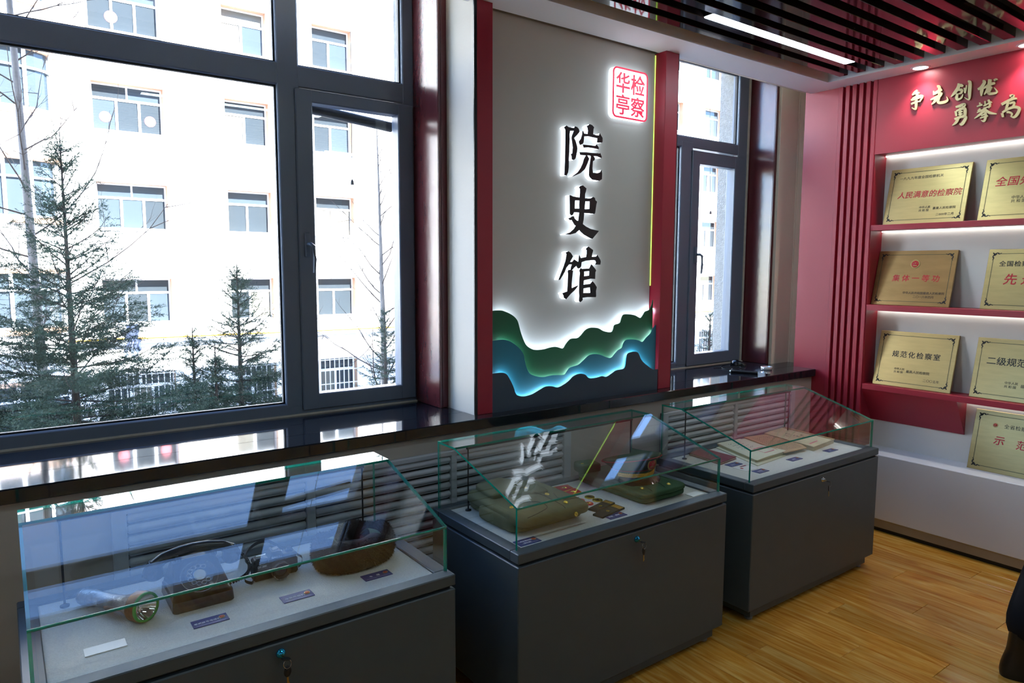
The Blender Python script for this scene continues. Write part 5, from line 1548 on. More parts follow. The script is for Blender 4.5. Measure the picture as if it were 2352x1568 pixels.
MB().tube([on_sheet(o4, 0.90, v, 0.0012) for v in np.linspace(0, 1, 8)], 0.0012, 5).build('binding_string', MATS['ink'], ob)
wr = MB()
for (cu, cv, s_) in ((0.45, 0.28, 0.10), (0.45, 0.44, 0.10), (0.48, 0.60, 0.11), (0.25, 0.36, 0.06), (0.62, 0.5, 0.06)):
    for k in range(6):
        a_, b2 = cu + rs.uniform(-.5, .4) * s_, cv + rs.uniform(-.5, .5) * s_
        hz_ = k % 2 == 0
        wr.add([on_sheet(o4, u, v) for u, v in ((a_, b2), (a_ + (s_ * 0.6 if hz_ else 0.012), b2), (a_ + (s_ * 0.6 if hz_ else 0.012), b2 + (0.012 if hz_ else s_ * 0.6)), (a_, b2 + (0.012 if hz_ else s_ * 0.6)))], [(0, 1, 2, 3)])
wr.build('brush_writing', MATS['ink'], ob)
MB().add([on_sheet(o4, u, v) for u, v in ((0.12, 0.86), (0.50, 0.86), (0.50, 0.885), (0.12, 0.885))], [(0, 1, 2, 3)]).build('pink_line', MATS['ink_red'], ob)

ic = empty('identity_card', (3.07, 2.135, ZF), 'small white identity card with a red mark between two blue cards', 'card')
MB().box((3.018, 2.094, ZF), (3.116, 2.178, ZF + 0.0015)).build('card', MATS['card_white'], ic)
MB().lathe([(0.009, 0), (0.009, 0.0003), (0, 0.0003)], (3.045, 2.142, ZF + 0.0016), n=16).build('red_mark', MATS['letter_red'], ic)
MB().add([(x_, y_, ZF + 0.0019) for x_, y_ in ((3.06, 2.158), (3.11, 2.158), (3.11, 2.170), (3.06, 2.170))], [(0, 1, 2, 3)]).build('red_band', MATS['booklet_red'], ic)

# ------------------------------------------------------------------ things on the window ledge
mo = empty('computer_mouse', (4.37, 3.13, Z_SILL), 'black computer mouse with its cable on the ledge below the narrow window', 'mouse')
md_ = np.array([0.43, -0.90, 0]); mn_ = np.array([0.90, 0.43, 0])
MC = np.array([4.365, 3.135, Z_SILL])
def mouse(u, v):
    th, ph_ = 2 * math.pi * u, math.pi / 2 * v
    r = math.cos(ph_) ** 0.7
    q = MC + md_ * 0.058 * r * math.cos(th) + mn_ * 0.031 * r * math.sin(th)
    return (q[0], q[1], Z_SILL + 0.004 + 0.036 * math.sin(ph_) * (1 - 0.18 * math.cos(th)))
MB().grid(mouse, 32, 10, closeu=True).build('shell', MATS['visor_black'], mo)
MB().grid(lambda u, v: (mouse(u, 0)[0], mouse(u, 0)[1], Z_SILL + 0.004 * v), 32, 2, closeu=True).build('base', MATS['black_metal'], mo)
q0 = MC - md_ * 0.055
MB().tube([tuple(p) for p in smooth_line([(q0[0], q0[1], Z_SILL + 0.012), (q0[0] - 0.05, q0[1] + 0.03, Z_SILL + 0.004), (q0[0] - 0.14, q0[1] - 0.02, Z_SILL + 0.003), (q0[0] - 0.20, q0[1] - 0.10, Z_SILL + 0.003), (q0[0] - 0.10, q0[1] - 0.15, Z_SILL + 0.003), (q0[0] - 0.03, q0[1] - 0.10, Z_SILL + 0.003), (q0[0] - 0.12, q0[1] - 0.05, Z_SILL + 0.003), (q0[0] - 0.22, q0[1] - 0.02, Z_SILL + 0.003)], 6)], 0.0022, 6).build('cable', MATS['black_metal'], mo)
rm = empty('microphone_stick', (4.09, 2.88, Z_SILL), 'slim black stick with a white tip lying on the black ledge', 'stick')
ra, rb = np.array([4.045, 2.962, Z_SILL + 0.010]), np.array([4.118, 2.802, Z_SILL + 0.010])
MB().tube([ra, rb], 0.010, 14).build('stick', MATS['black_metal'], rm)
MB().tube([ra - (rb - ra) * 0.06, ra], [0.004, 0.009], 12).build('tip', MATS['card_white'], rm)
GD = np.array([4.372, 2.905, Z_SILL])
gd = empty('glass_dish', tuple(GD), 'round clear glass dish on the ledge near the red wall', 'dish')
MB().lathe([(0.0, 0.0), (0.036, 0.0), (0.0385, 0.003), (0.0395, 0.022), (0.0365, 0.0225), (0.036, 0.006), (0.0, 0.005)], GD, n=36).build('bowl', mat('clear_glass', (225, 228, 228), 0.05, metal=0.6), gd)

# ================================================================== OUTSIDE
ZG = -4.0
YB = 24.0
KB = YB / 18.0
zb = lambda z: 1.72 + (z - 1.72) * KB
mat('ground_paving', (206, 206, 206), 0.85, var=0.10, vscale=1.2)
mat('facade', (233, 230, 225), 0.85, var=0.02, vscale=1.0, bump=0.1, bscale=30)
mat('reveal_tan', (198, 158, 128), 0.8)
mat('pvc_white', (238, 240, 244), 0.35)
mat('pane_dark', (50, 57, 62), 0.08, spec=0.4)
mat('pane_blue', (62, 72, 80), 0.08, spec=0.4)
mat('curtain_pale', (104, 102, 92), 0.7, var=0.12, vscale=9, aniso=(9, 1, 0.4))
mat('paper_red', (216, 120, 128), 0.7)
mat('iron_white', (208, 206, 200), 0.5)
mat('pipe_yellow', (226, 172, 8), 0.45)
mat('pipe_grey', (120, 128, 138), 0.45)
mat('bark', (70, 62, 57), 0.9, var=0.25, vscale=20, aniso=(1, 1, 0.3), bump=0.5, bscale=40)
mat('bark_pale', (128, 122, 118), 0.9, var=0.25, vscale=14, aniso=(1, 1, 0.3))
mat('twig', (84, 72, 66), 0.9)
mat('spruce_needle', (54, 74, 60), 0.7, spec=0.3, var=0.25, vscale=3)
mat('denim', (52, 62, 84), 0.9, var=0.15, vscale=12)

MB().box((-40, 3.52, ZG - 0.2), (60, 60, ZG)).build('ground', MATS['ground_paving'], origin=(0, 12, ZG), kind='structure', label='pale paved yard between the two buildings')

BX0, BX1, BZ1 = -24.0, 46.0, 16.2
bd = empty('apartment_building', (8, YB, ZG), 'long cream apartment block facing the windows across the yard', 'building')
rows = [(zb(5.745), zb(4.72)), (zb(3.585), zb(2.565)), (zb(1.45), zb(0.42)), (zb(-0.715), zb(-1.745)), (zb(7.90), zb(6.86)), (zb(10.05), zb(9.01))]
cols = [(1.862, 3.288, 3), (4.625, 5.665, 2), (6.826, 7.880, 2), (10.2, 11.24, 2), (12.9, 14.33, 3), (17.0, 18.05, 2), (20.0, 21.12, 2), (22.40, 23.45, 2), (25.2, 26.6, 3), (-5.9, -4.5, 3), (-9.0, -7.95, 2)]
holes = []
for (a, b, kind) in cols:
    for ri, (zt, z0) in enumerate(rows):
        holes.append((a * KB, b * KB, z0, zt, kind, ri))
# facade with the openings cut out
xs = sorted({BX0, BX1, *[h[0] for h in holes], *[h[1] for h in holes]})
zs = sorted({ZG, BZ1, *[h[2] for h in holes], *[h[3] for h in holes]})
fm = MB()
for i in range(len(xs) - 1):
    for j in range(len(zs) - 1):
        cx, cz = (xs[i] + xs[i + 1]) / 2, (zs[j] + zs[j + 1]) / 2
        if any(h[0] < cx < h[1] and h[2] < cz < h[3] for h in holes):
            continue
        fm.add([(xs[i], YB, zs[j]), (xs[i + 1], YB, zs[j]), (xs[i + 1], YB, zs[j + 1]), (xs[i], YB, zs[j + 1])], [(0, 1, 2, 3)])
fm.box((BX0, YB + 0.3, ZG), (BX1, YB + 9, BZ1 - 0.05)); fm.box((BX0 - 0.2, YB - 0.35, BZ1 - 0.06), (BX1 + 0.2, YB + 9, BZ1 + 0.25))
fm.build('facade_wall', MATS['facade'], bd)
prng = random.Random(21)
SILLD = 0.27


def far_window(h):
    x0, x1, z0, z1, kind, ri = h
    mb = MB()
    d = SILLD
    # lining of the opening: top, two sides, sill
    mb.add([(x0, YB, z1), (x1, YB, z1), (x1, YB + d, z1), (x0, YB + d, z1), (x0, YB, z0), (x1, YB, z0), (x1, YB + d, z0), (x0, YB + d, z0)],
           [(0, 1, 2, 3), (0, 3, 7, 4), (1, 5, 6, 2)], 1)
    mb.box((x0 - 0.04, YB - 0.05, z0 - 0.05), (x1 + 0.04, YB + d, z0), 2)
    w, hgt = x1 - x0, z1 - z0
    zt = z0 + hgt * 0.685
    f = 0.05
    Y0, Y1 = YB + d - 0.02, YB + d + 0.04
    for q in ((x0 + 0.002, x0 + f, z0 + 0.001, z1 - 0.002), (x1 - f, x1 - 0.002, z0 + 0.001, z1 - 0.002), (x0 + f, x1 - f, z0 + 0.001, z0 + f), (x0 + f, x1 - f, z1 - f, z1 - 0.002), (x0 + f, x1 - f, zt - 0.035, zt + 0.035)):
        mb.box((q[0], Y0, q[2]), (q[1], Y1, q[3]), 0)
    panes = []
    if kind == 3:
        xm = x0 + w * 0.5
        mb.box((xm - 0.025, Y0, zt + 0.035), (xm + 0.025, Y1, z1 - f), 0)
        xa, xb = x0 + w * 0.345, x0 + w * 0.665
        for q in (xa, xb): mb.box((q - 0.035, Y0 - 0.02, z0), (q + 0.035, Y1, zt), 0)
        panes = [(x0 + f, xm - .025, zt + .035, z1 - f), (xm + .025, x1 - f, zt + .035, z1 - f), (x0 + f, xa - .035, z0 + f, zt - .035), (xa + .035, xb - .035, z0 + f, zt - .035), (xb + .035, x1 - f, z0 + f, zt - .035)]
    else:
        xm = x0 + w * 0.47
        mb.box((xm - 0.035, Y0 - 0.02, z0), (xm + 0.035, Y1, zt), 0)
        panes = [(x0 + f, x1 - f, zt + .035, z1 - f), (x0 + f, xm - .035, z0 + f, zt - .035), (xm + .035, x1 - f, z0 + f, zt - .035)]
    o = mb.build('window', [MATS['pvc_white'], MATS['reveal_tan'], MATS['facade']], bd)
    for (a, b, c, e) in panes:
        r = prng.random()
        m_ = MATS['pane_dark'] if r < 0.5 else MATS['pane_blue'] if r < 0.85 else MATS['curtain_pale']
        MB().box((a, Y0 + 0.02, c), (b, Y0 + 0.03, e)).build('pane', m_, o)
    if ri == 3:      # ground floor: iron bars
        br_ = MB()
        n = max(6, int(w / 0.16))
        for k in range(n + 1):
            xx = x0 + w * k / n
            br_.box((xx - 0.012, YB - 0.05, z0), (xx + 0.012, YB - 0.026, z1))
        for zz in (z0 + 0.05, z0 + hgt * 0.33, zt, z1 - 0.05):
            br_.box((x0, YB - 0.055, zz - 0.014), (x1, YB - 0.03, zz + 0.014))
        br_.build('window_bars', MATS['iron_white'], o)
    return o


for h in holes:
    o = far_window(h)
    if abs(h[0] - cols[0][0] * KB) < 0.01 and h[5] == 0:
        w_ = h[1] - h[0]
        for fx_, fz_ in ((0.19, 0.30), (0.82, 0.30)):
            MB().lathe([(0.155, 0), (0.155, 0.01), (0, 0.0101)], (h[0] + w_ * fx_, YB + SILLD - 0.001, h[2] + (h[3] - h[2]) * fz_), (0, -1, 0), 28, smooth=False).build('papercut', MATS['paper_red'], o)
    if abs(h[0] - cols[0][0] * KB) < 0.01 and h[5] == 4:
        w_ = h[1] - h[0]
        MB().lathe([(0.17, 0), (0.17, 0.01), (0, 0.0101)], (h[0] + w_ * 0.34, YB + SILLD - 0.001, h[2] + (h[3] - h[2]) * 0.32), (0, -1, 0), 28, smooth=False).build('papercut', MATS['paper_red'], o)

# curved bay at the left: slabs and mullioned glazing on each floor
BC, BHW, BP = -0.95, 2.55, 1.0


def bay_pt(u, grow=0.0):
    xx = BC + (BHW + grow) * u
    return (xx, YB - (BP + grow) * math.sqrt(max(0.0, 1 - abs(u) ** 2.6)) )


us = np.linspace(-1, 1, 25)
bay = MB()
for (zw1, zw0) in ((zb(8.2), zb(7.04)), (zb(6.04), zb(4.88)), (zb(3.86), zb(2.72)), (zb(1.58), zb(0.45)), (zb(-0.72), zb(-1.75))):
    for (za, zc, gr) in ((zw0 - 0.16, zw0 - 0.02, 0.10), (zw1 + 0.0, zw1 + 0.12, 0.10), (zw1 + 0.12, zw1 + 0.70, 0.0), (zw0 - 1.10, zw0 - 0.16, 0.0)):
        P = [bay_pt(u, gr) for u in us] + [(BC + BHW + gr, YB + 0.02), (BC - BHW - gr, YB + 0.02)]
        P = [bay_pt(u, gr) for u in us]
        bay.prism(P, za, zc, 'z', 1 if gr else 0)
bo = bay.build('bay', [MATS['facade'], MATS['reveal_tan']], bd)
gl_, mu = MB(), MB()
for (zw1, zw0) in ((zb(8.2), zb(7.04)), (zb(6.04), zb(4.88)), (zb(3.86), zb(2.72)), (zb(1.58), zb(0.45)), (zb(-0.72), zb(-1.75))):
    P = [bay_pt(u, -0.05) for u in us]
    gl_.add([(p[0], p[1], z) for p in P for z in (zw0, zw1)], [(2 * i, 2 * i + 2, 2 * i + 3, 2 * i + 1) for i in range(len(P) - 1)])
    for u in np.linspace(-0.97, 0.97, 9):
        p = bay_pt(u, -0.01); mu.box((p[0] - 0.045, p[1] - 0.045, zw0 - 0.03), (p[0] + 0.045, p[1] + 0.045, zw1 + 0.01))
    zt = zw0 + (zw1 - zw0) * 0.70
    mu.tube([(*bay_pt(u, -0.01), zt) for u in us], 0.035, 6); mu.tube([(*bay_pt(u, -0.01), zw0 + 0.02) for u in us], 0.04, 6)
gl_.build('bay_glazing', MATS['pane_blue'], bo); mu.build('bay_mullions', MATS['pvc_white'], bo)

# gas pipe, grey pipe, laundry on the facade
gp = MB().tube([(-12, YB - 0.10, zb(-0.02)), (1.95 * KB, YB - 0.10, zb(0.10)), (5.8 * KB, YB - 0.10, zb(0.068)), (9.2 * KB, YB - 0.10, zb(0.046)), (36, YB - 0.10, zb(0.02))], 0.030, 8)
gp.build('gas_pipe', MATS['pipe_yellow'], label='yellow gas pipe running along the cream facade', category='pipe')
gp = MB().tube([(-12, YB - 0.12, zb(-0.14)), (2 * KB, YB - 0.12, zb(0.0)), (5.8 * KB, YB - 0.12, zb(-0.035)), (9.2 * KB, YB - 0.12, zb(-0.055)), (36, YB - 0.12, zb(-0.08))], 0.055, 8)
gp.build('grey_duct', MATS['pipe_grey'], label='grey duct just below the yellow gas pipe', category='pipe')
ld = empty('laundry', (2.42 * KB, YB - 0.2, zb(0.42)), 'dark blue washing hanging below a facade window', 'laundry')
def cloth(x0, x1, z0, z1, s):
    return MB().grid(lambda u, v: (x0 + (x1 - x0) * u + 0.03 * math.sin(v * 5 + s), YB - 0.20 + 0.04 * math.sin(u * 12 + s), z1 + (z0 - z1) * v + 0.04 * math.sin(u * 7 + s) * v), 14, 10)
cloth(2.255 * KB, 2.52 * KB, zb(0.06), zb(0.42), 0.0).build('jacket', MATS['denim'], ld)
cloth(2.28 * KB, 2.38 * KB, zb(-0.18), zb(0.08), 1.0).build('trouser_leg', MATS['denim'], ld)
cloth(2.42 * KB, 2.57 * KB, zb(-0.20), zb(0.08), 2.0).build('trouser_leg', MATS['denim'], ld)
MB().tube([(2.2 * KB, YB - 0.2, zb(0.42)), (2.6 * KB, YB - 0.2, zb(0.42))], 0.012, 6).tube([(2.3 * KB, YB, zb(0.43)), (2.3 * KB, YB - 0.2, zb(0.42))], 0.012, 6).build('hanging_rail', MATS['pipe_grey'], ld)

# two thin cables hanging just outside the panes, each with a small plug
for (px, pyt, pyb, yy, lab) in ((809, 230, 417, 3.527, 'thin cable with a plug hanging outside the casement of the large window'), (1632, 130, 487, 3.527, 'thin cable with a plug hanging outside the narrow window')):
    a = ony(px - 1, pyt, yy); b = ony(px, pyb, yy)
    t = empty('hanging_cable', tuple(b), lab, 'cable', 'cables hanging outside the windows')
    MB().tube([(a[0], 3.5195, 3.62), (a[0], 3.5195, 3.5), (a[0], yy, 3.40), (a[0], yy, min(a[2], 3.3)), ((a[0] + b[0]) / 2 - 0.003, yy, (a[2] + b[2]) / 2), tuple(b)], 0.0017, 5).build('wire', MATS['black_metal'], t)
    MB().lathe([(0.002, 0.012), (0.007, 0.004), (0.010, -0.012), (0.009, -0.016), (0, -0.016)], b, n=12).build('plug', MATS['black_metal'], t)


# ------------------------------------------------------------------ trees
def ribbon_needles(V, F, p, d, L_, rs, nl, spacing, wid):
    """note a shoot from p in direction d that will carry needles"""
    V.append((*p, *d, L_, nl, spacing, wid))


def grow_needles(shoots, rs):
    A = np.array(shoots)
    n = np.maximum(4, (A[:, 6] / A[:, 8]).astype(int))
    i = np.repeat(np.arange(len(A)), n)
    k = np.arange(len(i)) - np.repeat(np.cumsum(n) - n, n)
    t = 0.02 + 0.98 * k / np.maximum(1, n[i] - 1)
    d = A[:, 3:6] / np.linalg.norm(A[:, 3:6], axis=1)[:, None]
    d = d[i]
    base = A[i, 0:3] + d * (t * A[i, 6])[:, None]
    rv = rs.normal(size=(len(i), 3)); rv -= (rv * d).sum(1)[:, None] * d; rv /= np.linalg.norm(rv, axis=1)[:, None] + 1e-9
    nd = rv + d * 0.75 + np.array([0, 0, 0.25]); nd /= np.linalg.norm(nd, axis=1)[:, None]
    ln_ = A[i, 7] * (0.75 + 0.5 * rs.rand(len(i))) * (1 - 0.35 * t)
    sd = np.cross(nd, rs.normal(size=(len(i), 3))); sd /= np.linalg.norm(sd, axis=1)[:, None] + 1e-9
    w = (A[i, 9] / 2)[:, None]
    return np.stack([base + sd * w, base - sd * w, base + nd * ln_[:, None]], 1).reshape(-1, 3)


def spruce(x, y, z_top, rmax, z_low, seed, lab, density=1.0, gap=0.24, nl=0.042, wid=0.0085):
    rs = np.random.RandomState(seed)
    t = empty('spruce_tree', (x, y, ZG), lab, 'tree', 'spruce trees outside the windows')
    H = z_top - z_low
    MB().tube([(x, y, ZG), (x + 0.02, y, z_low), (x, y, z_low + H * 0.5), (x, y, z_top)], [0.11, 0.075, 0.040, 0.004], 9).build('trunk', MATS['bark'], t)
    V, F = [], []
    wd = MB()
    ribbon_needles(V, F, np.array([x, y, z_top - 0.45]), np.array([0, 0, 1.0]), 0.45, rs, nl * 0.8, 0.012 / density, wid)
    z = z_top - 0.30
    while z > z_low:
        f = (z_top - z) / H
        nb = rs.randint(5, 8)
        a0 = rs.rand() * 6.28
        for k in range(nb):
            az = a0 + 6.283 * k / nb + rs.normal(0, 0.2)
            Lb = rmax * (0.06 + 0.94 * f ** 1.1) * rs.uniform(0.75, 1.15)
            el = math.radians(52 - 62 * min(1, f * 1.5) + rs.normal(0, 7))
            zz = z + rs.normal(0, 0.05)
            h_ = np.array([math.cos(az), math.sin(az), 0])
            # main branch: rises or droops, its tip turns up
            P = [np.array([x, y, zz])]
            ns = max(4, int(Lb / 0.10))
            for s in range(ns):
                e2 = el + math.radians(38) * (s / ns) ** 2 * (1 if f > 0.2 else 0.3)
                P.append(P[-1] + (h_ * math.cos(e2) + np.array([0, 0, math.sin(e2)])) * Lb / ns)
            wd.tube(P, [0.011 * (1 - 0.85 * s / ns) * (0.5 + f) for s in range(ns + 1)], 4, caps=False)
            for s in range(ns):
                d = P[s + 1] - P[s]
                frac = (s + 0.5) / ns
                if frac > 0.18:
                    ribbon_needles(V, F, P[s], d, np.linalg.norm(d) * 1.05, rs, nl, 0.012 / density, wid)
                if s == ns - 1:
                    ribbon_needles(V, F, P[s + 1], d, 0.10, rs, nl, 0.012 / density, wid)
                for sgn in (-1, 1):
                    for rep in range(3 if f > 0.35 else 2):
                        if rs.rand() < 0.92 * density and frac > 0.12:
                            Ls = min(0.50, Lb * 0.40) * (1 - 0.60 * frac) * rs.uniform(0.6, 1.15) + 0.05
                            sdv = np.array([-math.sin(az), math.cos(az), 0]) * sgn
                            dd = h_ * rs.uniform(0.55, 1.0) + sdv * rs.uniform(0.7, 1.0) + np.array([0, 0, rs.uniform(-0.30, 0.35)])
                            dd /= np.linalg.norm(dd)
                            p0 = P[s] + d * rs.rand()
                            ribbon_needles(V, F, p0, dd, Ls, rs, nl, 0.0115 / density, wid)
                            if Ls > 0.2:
                                for q in range(2):
                                    s2 = np.cross(dd, [0, 0, 1.0]) * (1 if q else -1)
                                    ribbon_needles(V, F, p0 + dd * Ls * rs.uniform(0.3, 0.6), dd * 0.8 + s2 * 0.7 + np.array([0, 0, rs.uniform(-0.3, 0.2)]), Ls * 0.45, rs, nl, 0.0115 / density, wid)
        z -= gap * rs.uniform(0.75, 1.2) * (0.7 + 0.5 * f)
    wd.build('branches', MATS['bark'], t)
    tri_soup('needles', grow_needles(V, rs), MATS['spruce_needle'], t, kind='stuff')


def bare_tree(x, y, z_top, r0, seed, lab, lean=0.0, z_br=-2.0, nbr=26, blen=2.2, up=0.75, mt='bark_pale'):
    rs = np.random.RandomState(seed)
    t = empty('bare_tree', (x, y, ZG), lab, 'tree', 'leafless trees outside the windows')
    H = z_top - ZG
    def tp(s): return np.array([x + lean * (s ** 1.5), y, ZG + H * s])
    MB().tube([tp(s) for s in np.linspace(0, 1, 14)], [r0 * (1 - 0.93 * s) for s in np.linspace(0, 1, 14)], 9).build('trunk', MATS[mt], t)
    br_ = MB()
    def branch(p, d, L_, r, lev):
        P = [p]; ns = 7
        d = d / np.linalg.norm(d)
        for s in range(ns):
            d = d + rs.normal(0, 0.10, 3) + np.array([0, 0, 0.07 * up]); d /= np.linalg.norm(d)
            P.append(P[-1] + d * L_ / ns)
        br_.tube(P, [r * (1 - 0.85 * s / ns) for s in range(ns + 1)], 5 if lev == 0 else 4, caps=False)
        if lev < 2:
            for q in range(6 if lev == 0 else 3):
                s = rs.randint(1, ns)
                dd = P[s + 1] - P[s]; dd /= np.linalg.norm(dd)
                branch(P[s], dd + rs.normal(0, 0.55, 3), L_ * rs.uniform(0.25, 0.45), r * 0.45, lev + 1)
    for k in range(nbr):
        s = (z_br - ZG) / H + (1 - (z_br - ZG) / H) * (k + 0.3) / nbr
        az = rs.rand() * 6.283
        branch(tp(s), np.array([math.cos(az), math.sin(az), up * rs.uniform(0.4, 1.3)]), blen * (1.15 - 0.85 * (k / nbr)) * rs.uniform(0.6, 1.1), r0 * 0.17 * (1.1 - 0.7 * k / nbr), 0)
    br_.build('branches', MATS['twig'], t)


p = ony(124, 312, 9.0); spruce(p[0] + 0.05, 9.0, p[2] + 0.05, 2.45, -2.6, 5, 'tall dense spruce tree standing nearest the large window', 1.0, 0.20)
p = ony(543, 600, 10.5); spruce(p[0], 10.5, p[2] + 0.05, 1.95, -2.4, 9, 'smaller spruce tree beside the mullion of the large window', 1.0, 0.19)
for (sx_, sy_, yy_, rr_, sd_, lab_) in ((441, 748, 10.2, 0.85, 31, 'low young spruce tree at the outer side of the smaller spruce'), (493, 792, 9.9, 0.75, 33, 'lowest young spruce tree crowding in front of the smaller spruce'), (662, 770, 10.6, 0.85, 35, 'low young spruce tree at the mullion side of the smaller spruce')):
    p = ony(sx_, sy_, yy_); spruce(p[0], yy_, p[2] + 0.03, rr_, -2.3, sd_, lab_, 1.0, 0.17)
p = ony(883, 695, 12.5); spruce(p[0], 12.5, p[2] + 0.05, 1.15, -2.6, 14, 'thin young spruce tree beside a bare trunk outside the casement', 1.0, 0.20)
p = ony(1632, 715, 12.0); spruce(p[0], 12.0, p[2] + 0.15, 1.3, -2.6, 17, 'young spruce tree outside the narrow window', 0.85, 0.22)
p = ony(1559, 640, 14.0); spruce(p[0], 14.0, p[2] + 0.15, 1.2, -2.6, 23, 'young spruce tree partly hidden behind the red post of the sign', 0.75, 0.24)
p = ony(40, 600, 12.0); bare_tree(p[0] + 0.25, 12.0, 11.5, 0.088, 3, 'tall leafless tree with a pale straight trunk behind the dense spruce', -0.30, -1.5, 44, 2.6, 0.55)
p = ony(872, 600, 12.9); bare_tree(p[0] + 0.10, 12.9, 4.6, 0.105, 12, 'slender leafless tree with upswept branches outside the casement', -0.12, -1.2, 30, 1.9, 0.9)

# ================================================================== PERSON at the edge of the picture, standing to the side
mat('coat_black', (16, 16, 19), 0.8, spec=0.2)
mat('skin', (206, 160, 134), 0.55, spec=0.3)
mat('hair_black', (16, 14, 14), 0.5)
mat('boot_black', (18, 17, 17), 0.35)


FACE_BACK = lambda p_: (p_[0], 2 * hcn[1] - p_[1], p_[2])      # the person looks away from the windows


PB = np.array([3.70, 0.87, 0.0])
pe = empty('person', tuple(PB), 'person in black coat, black trousers and dark boots standing beside the cases', 'person')
hipc = np.array([3.765, 0.83, 0.92])
pts = [hipc, hipc + (0, 0, 0.16), hipc + (0.0, 0, 0.34), hipc + (0, 0, 0.50), hipc + (0, 0, 0.585),
       hipc + (-0.19, 0.02, 0.475), hipc + (-0.245, 0.0, 0.20), hipc + (-0.21, 0.06, -0.03),
       hipc + (0.19, -0.02, 0.475), hipc + (0.245, -0.03, 0.20), hipc + (0.22, 0.03, -0.03),
       hipc + (-0.095, 0.02, -0.07), np.array([3.555, 0.935, 0.50]), np.array([3.400, 0.978, 0.13]),
       hipc + (0.095, -0.02, -0.07), np.array([3.89, 0.80, 0.48]), np.array([3.94, 0.77, 0.13])]
edges = [(0, 1), (1, 2), (2, 3), (3, 4), (3, 5), (5, 6), (6, 7), (3, 8), (8, 9), (9, 10), (0, 11), (11, 12), (12, 13), (0, 14), (14, 15), (15, 16)]
rad = [(0.165, 0.125), (0.155, 0.115), (0.165, 0.12), (0.15, 0.10), 0.062, 0.075, 0.060, 0.050, 0.075, 0.060, 0.050, 0.105, 0.105, 0.112, 0.105, 0.105, 0.112]
if True:
    org = WPOS[pe.name]
    import bmesh
    bm = bmesh.new()
    lay = bm.verts.layers.skin.verify()
    bv = [bm.verts.new(tuple(np.array(p_) - org)) for p_ in pts]
    for v_, r in zip(bv, rad):
        v_[lay].radius = (r, r) if np.isscalar(r) else r
    bv[0][lay].use_root = True
    for a, b in edges: bm.edges.new((bv[a], bv[b]))
    me = bpy.data.meshes.new('clothed_body'); bm.to_mesh(me); bm.free()
    me.materials.append(MATS['coat_black'])
    o = bpy.data.objects.new('clothed_body', me); COL.objects.link(o); o.parent = pe
    sk = o.modifiers.new('skin', 'SKIN'); sk.use_smooth_shade = True
    sb = o.modifiers.new('subdivision', 'SUBSURF'); sb.levels = 2; sb.render_levels = 2
# head with face, ears, hair
hcn = hipc + np.array([0.0, 0.01, 0.715])
def headf(u, v):
    th, ph_ = 2 * math.pi * u, math.pi * (v - 0.5)
    r = math.cos(ph_)
    X, Y, Z = 0.076 * r * math.cos(th), 0.094 * r * math.sin(th), 0.118 * math.sin(ph_)
    if Z < 0: X *= 1 - 0.28 * (-Z / 0.118); 
    fr_ = max(0, math.sin(th)) * r
    nose = 0.020 * math.exp(-((Z + 0.012) / 0.022) ** 2) * math.exp(-(X / 0.013) ** 2) * (1 if math.sin(th) > 0 else 0)
    brow = 0.005 * math.exp(-((Z - 0.022) / 0.010) ** 2) * fr_
    eye = -0.008 * math.exp(-((Z - 0.004) / 0.012) ** 2) * math.exp(-((abs(X) - 0.031) / 0.014) ** 2) * (1 if math.sin(th) > 0 else 0)
    mouth = 0.005 * math.exp(-((Z + 0.052) / 0.010) ** 2) * math.exp(-(X / 0.024) ** 2) * (1 if math.sin(th) > 0 else 0)
    return (hcn[0] + X, hcn[1] + Y + nose + brow + eye + mouth, hcn[2] + Z)
hd_ = MB().grid(headf, 48, 32, closeu=True)
hd_.tube([hipc + (0, 0, 0.56), hcn + (0, -0.012, -0.07)], [0.056, 0.050], 14)
for sx in (-1, 1): hd_.lathe([(0, -0.004), (0.022, -0.002), (0.030, 0.004), (0.026, 0.009), (0, 0.006)], hcn + (sx * 0.078, -0.012, -0.006), (sx, -0.35, 0), 14, sx=0.6)
hd_.xf(FACE_BACK).build('head', MATS['skin'], pe)
def hairf(u, v):
    th, ph_ = 2 * math.pi * u, math.pi * (0.5 - v * 0.58)
    lo_ = 1.0 if math.sin(th) < 0.35 else 0.55
    ph2 = math.pi * (0.5 - v * 0.58 * lo_)
    r = math.cos(ph2)
    return (hcn[0] + 0.085 * r * math.cos(th), hcn[1] - 0.004 + 0.101 * r * math.sin(th), hcn[2] + 0.004 + 0.124 * math.sin(ph2))
MB().grid(hairf, 40, 14, closeu=True).xf(FACE_BACK).build('hair', MATS['hair_black'], pe)
fc = MB()
for sx in (-1, 1):
    fc.lathe([(0.0, 0.0045), (0.006, 0.003), (0.0085, 0)], hcn + (sx * 0.031, 0.0795, 0.005), (0, 1, 0), 12)
fc.xf(FACE_BACK).build('eye', MATS['card_white'], pe)
MB().tube([hcn + (-0.022, 0.0835, -0.053), hcn + (0, 0.0895, -0.055), hcn + (0.022, 0.0835, -0.053)], [0.002, 0.004, 0.002], 6).xf(FACE_BACK).build('mouth', mat('lips', (170, 96, 90), 0.5), pe)
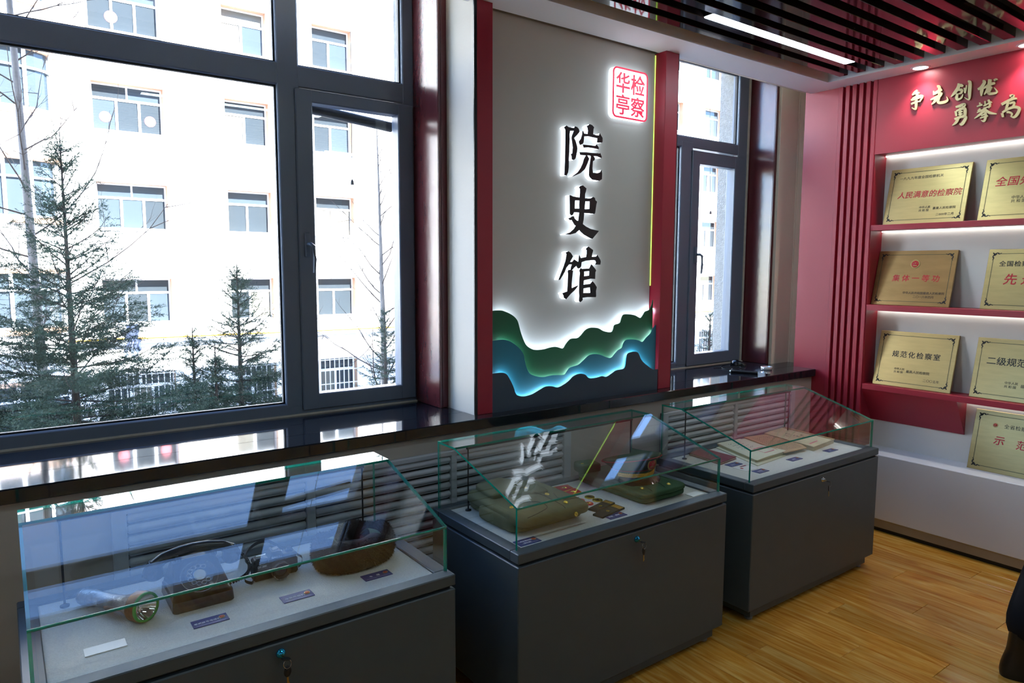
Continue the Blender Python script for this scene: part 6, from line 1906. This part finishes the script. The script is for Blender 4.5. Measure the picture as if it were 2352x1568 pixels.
# hands
for sx, wr_ in ((-1, hipc + np.array([-0.21, 0.06, -0.03])), (1, hipc + np.array([0.22, 0.03, -0.03]))):
    hn = MB()
    hn.tube([wr_ + (0, 0, 0.02), wr_ + (0, 0.005, -0.03), wr_ + (0, 0.012, -0.085)], [0.024, 0.032, 0.034], 10)
    for k, (off, L_) in enumerate(((-0.024, 0.062), (-0.008, 0.074), (0.009, 0.070), (0.025, 0.056))):
        q = wr_ + np.array([0.0, 0.012 + off, -0.085])
        hn.tube([q, q + (-sx * 0.004, 0.004, -L_ * 0.45), q + (-sx * 0.014, 0.008, -L_ * 0.8), q + (-sx * 0.026, 0.010, -L_)], [0.0095, 0.009, 0.008, 0.006], 8)
    q = wr_ + np.array([-sx * 0.006, 0.035, -0.035])
    hn.tube([q, q + (-sx * 0.012, 0.022, -0.026), q + (-sx * 0.018, 0.026, -0.055)], [0.0115, 0.010, 0.007], 8)
    hn.build('hand', MATS['skin'], pe)
# boots
for (ax_, ay_, dx_, dy_) in ((3.405, 0.985, 0.55, -0.84), (3.94, 0.77, 0.45, -0.9)):
    d_ = np.array([dx_, dy_, 0]); d_ /= np.linalg.norm(d_); s_ = np.array([-d_[1], d_[0], 0])
    A0 = np.array([ax_, ay_, 0.0])
    def boot(u, v):
        th = 2 * math.pi * u
        prof = [(0.0, -0.075, 0.175, 0.046), (0.022, -0.078, 0.180, 0.048), (0.05, -0.075, 0.165, 0.046), (0.085, -0.066, 0.115, 0.044), (0.115, -0.056, 0.060, 0.044), (0.20, -0.050, 0.050, 0.042)]
        q = v * (len(prof) - 1); z, b0, b1, w = [np.interp(q, range(len(prof)), [r[i] for r in prof]) for i in range(4)]
        c, h_ = (b0 + b1) / 2, (b1 - b0) / 2
        pnt = A0 + d_ * (c + h_ * math.copysign(abs(math.cos(th)) ** 0.8, math.cos(th))) + s_ * w * math.copysign(abs(math.sin(th)) ** 0.7, math.sin(th))
        return (pnt[0], pnt[1], z)
    MB().grid(boot, 28, 13, closeu=True).build('boot', MATS['boot_black'], pe)

if _to.name in COL.objects:
    COL.objects.unlink(_to)
bpy.data.objects.remove(_to)
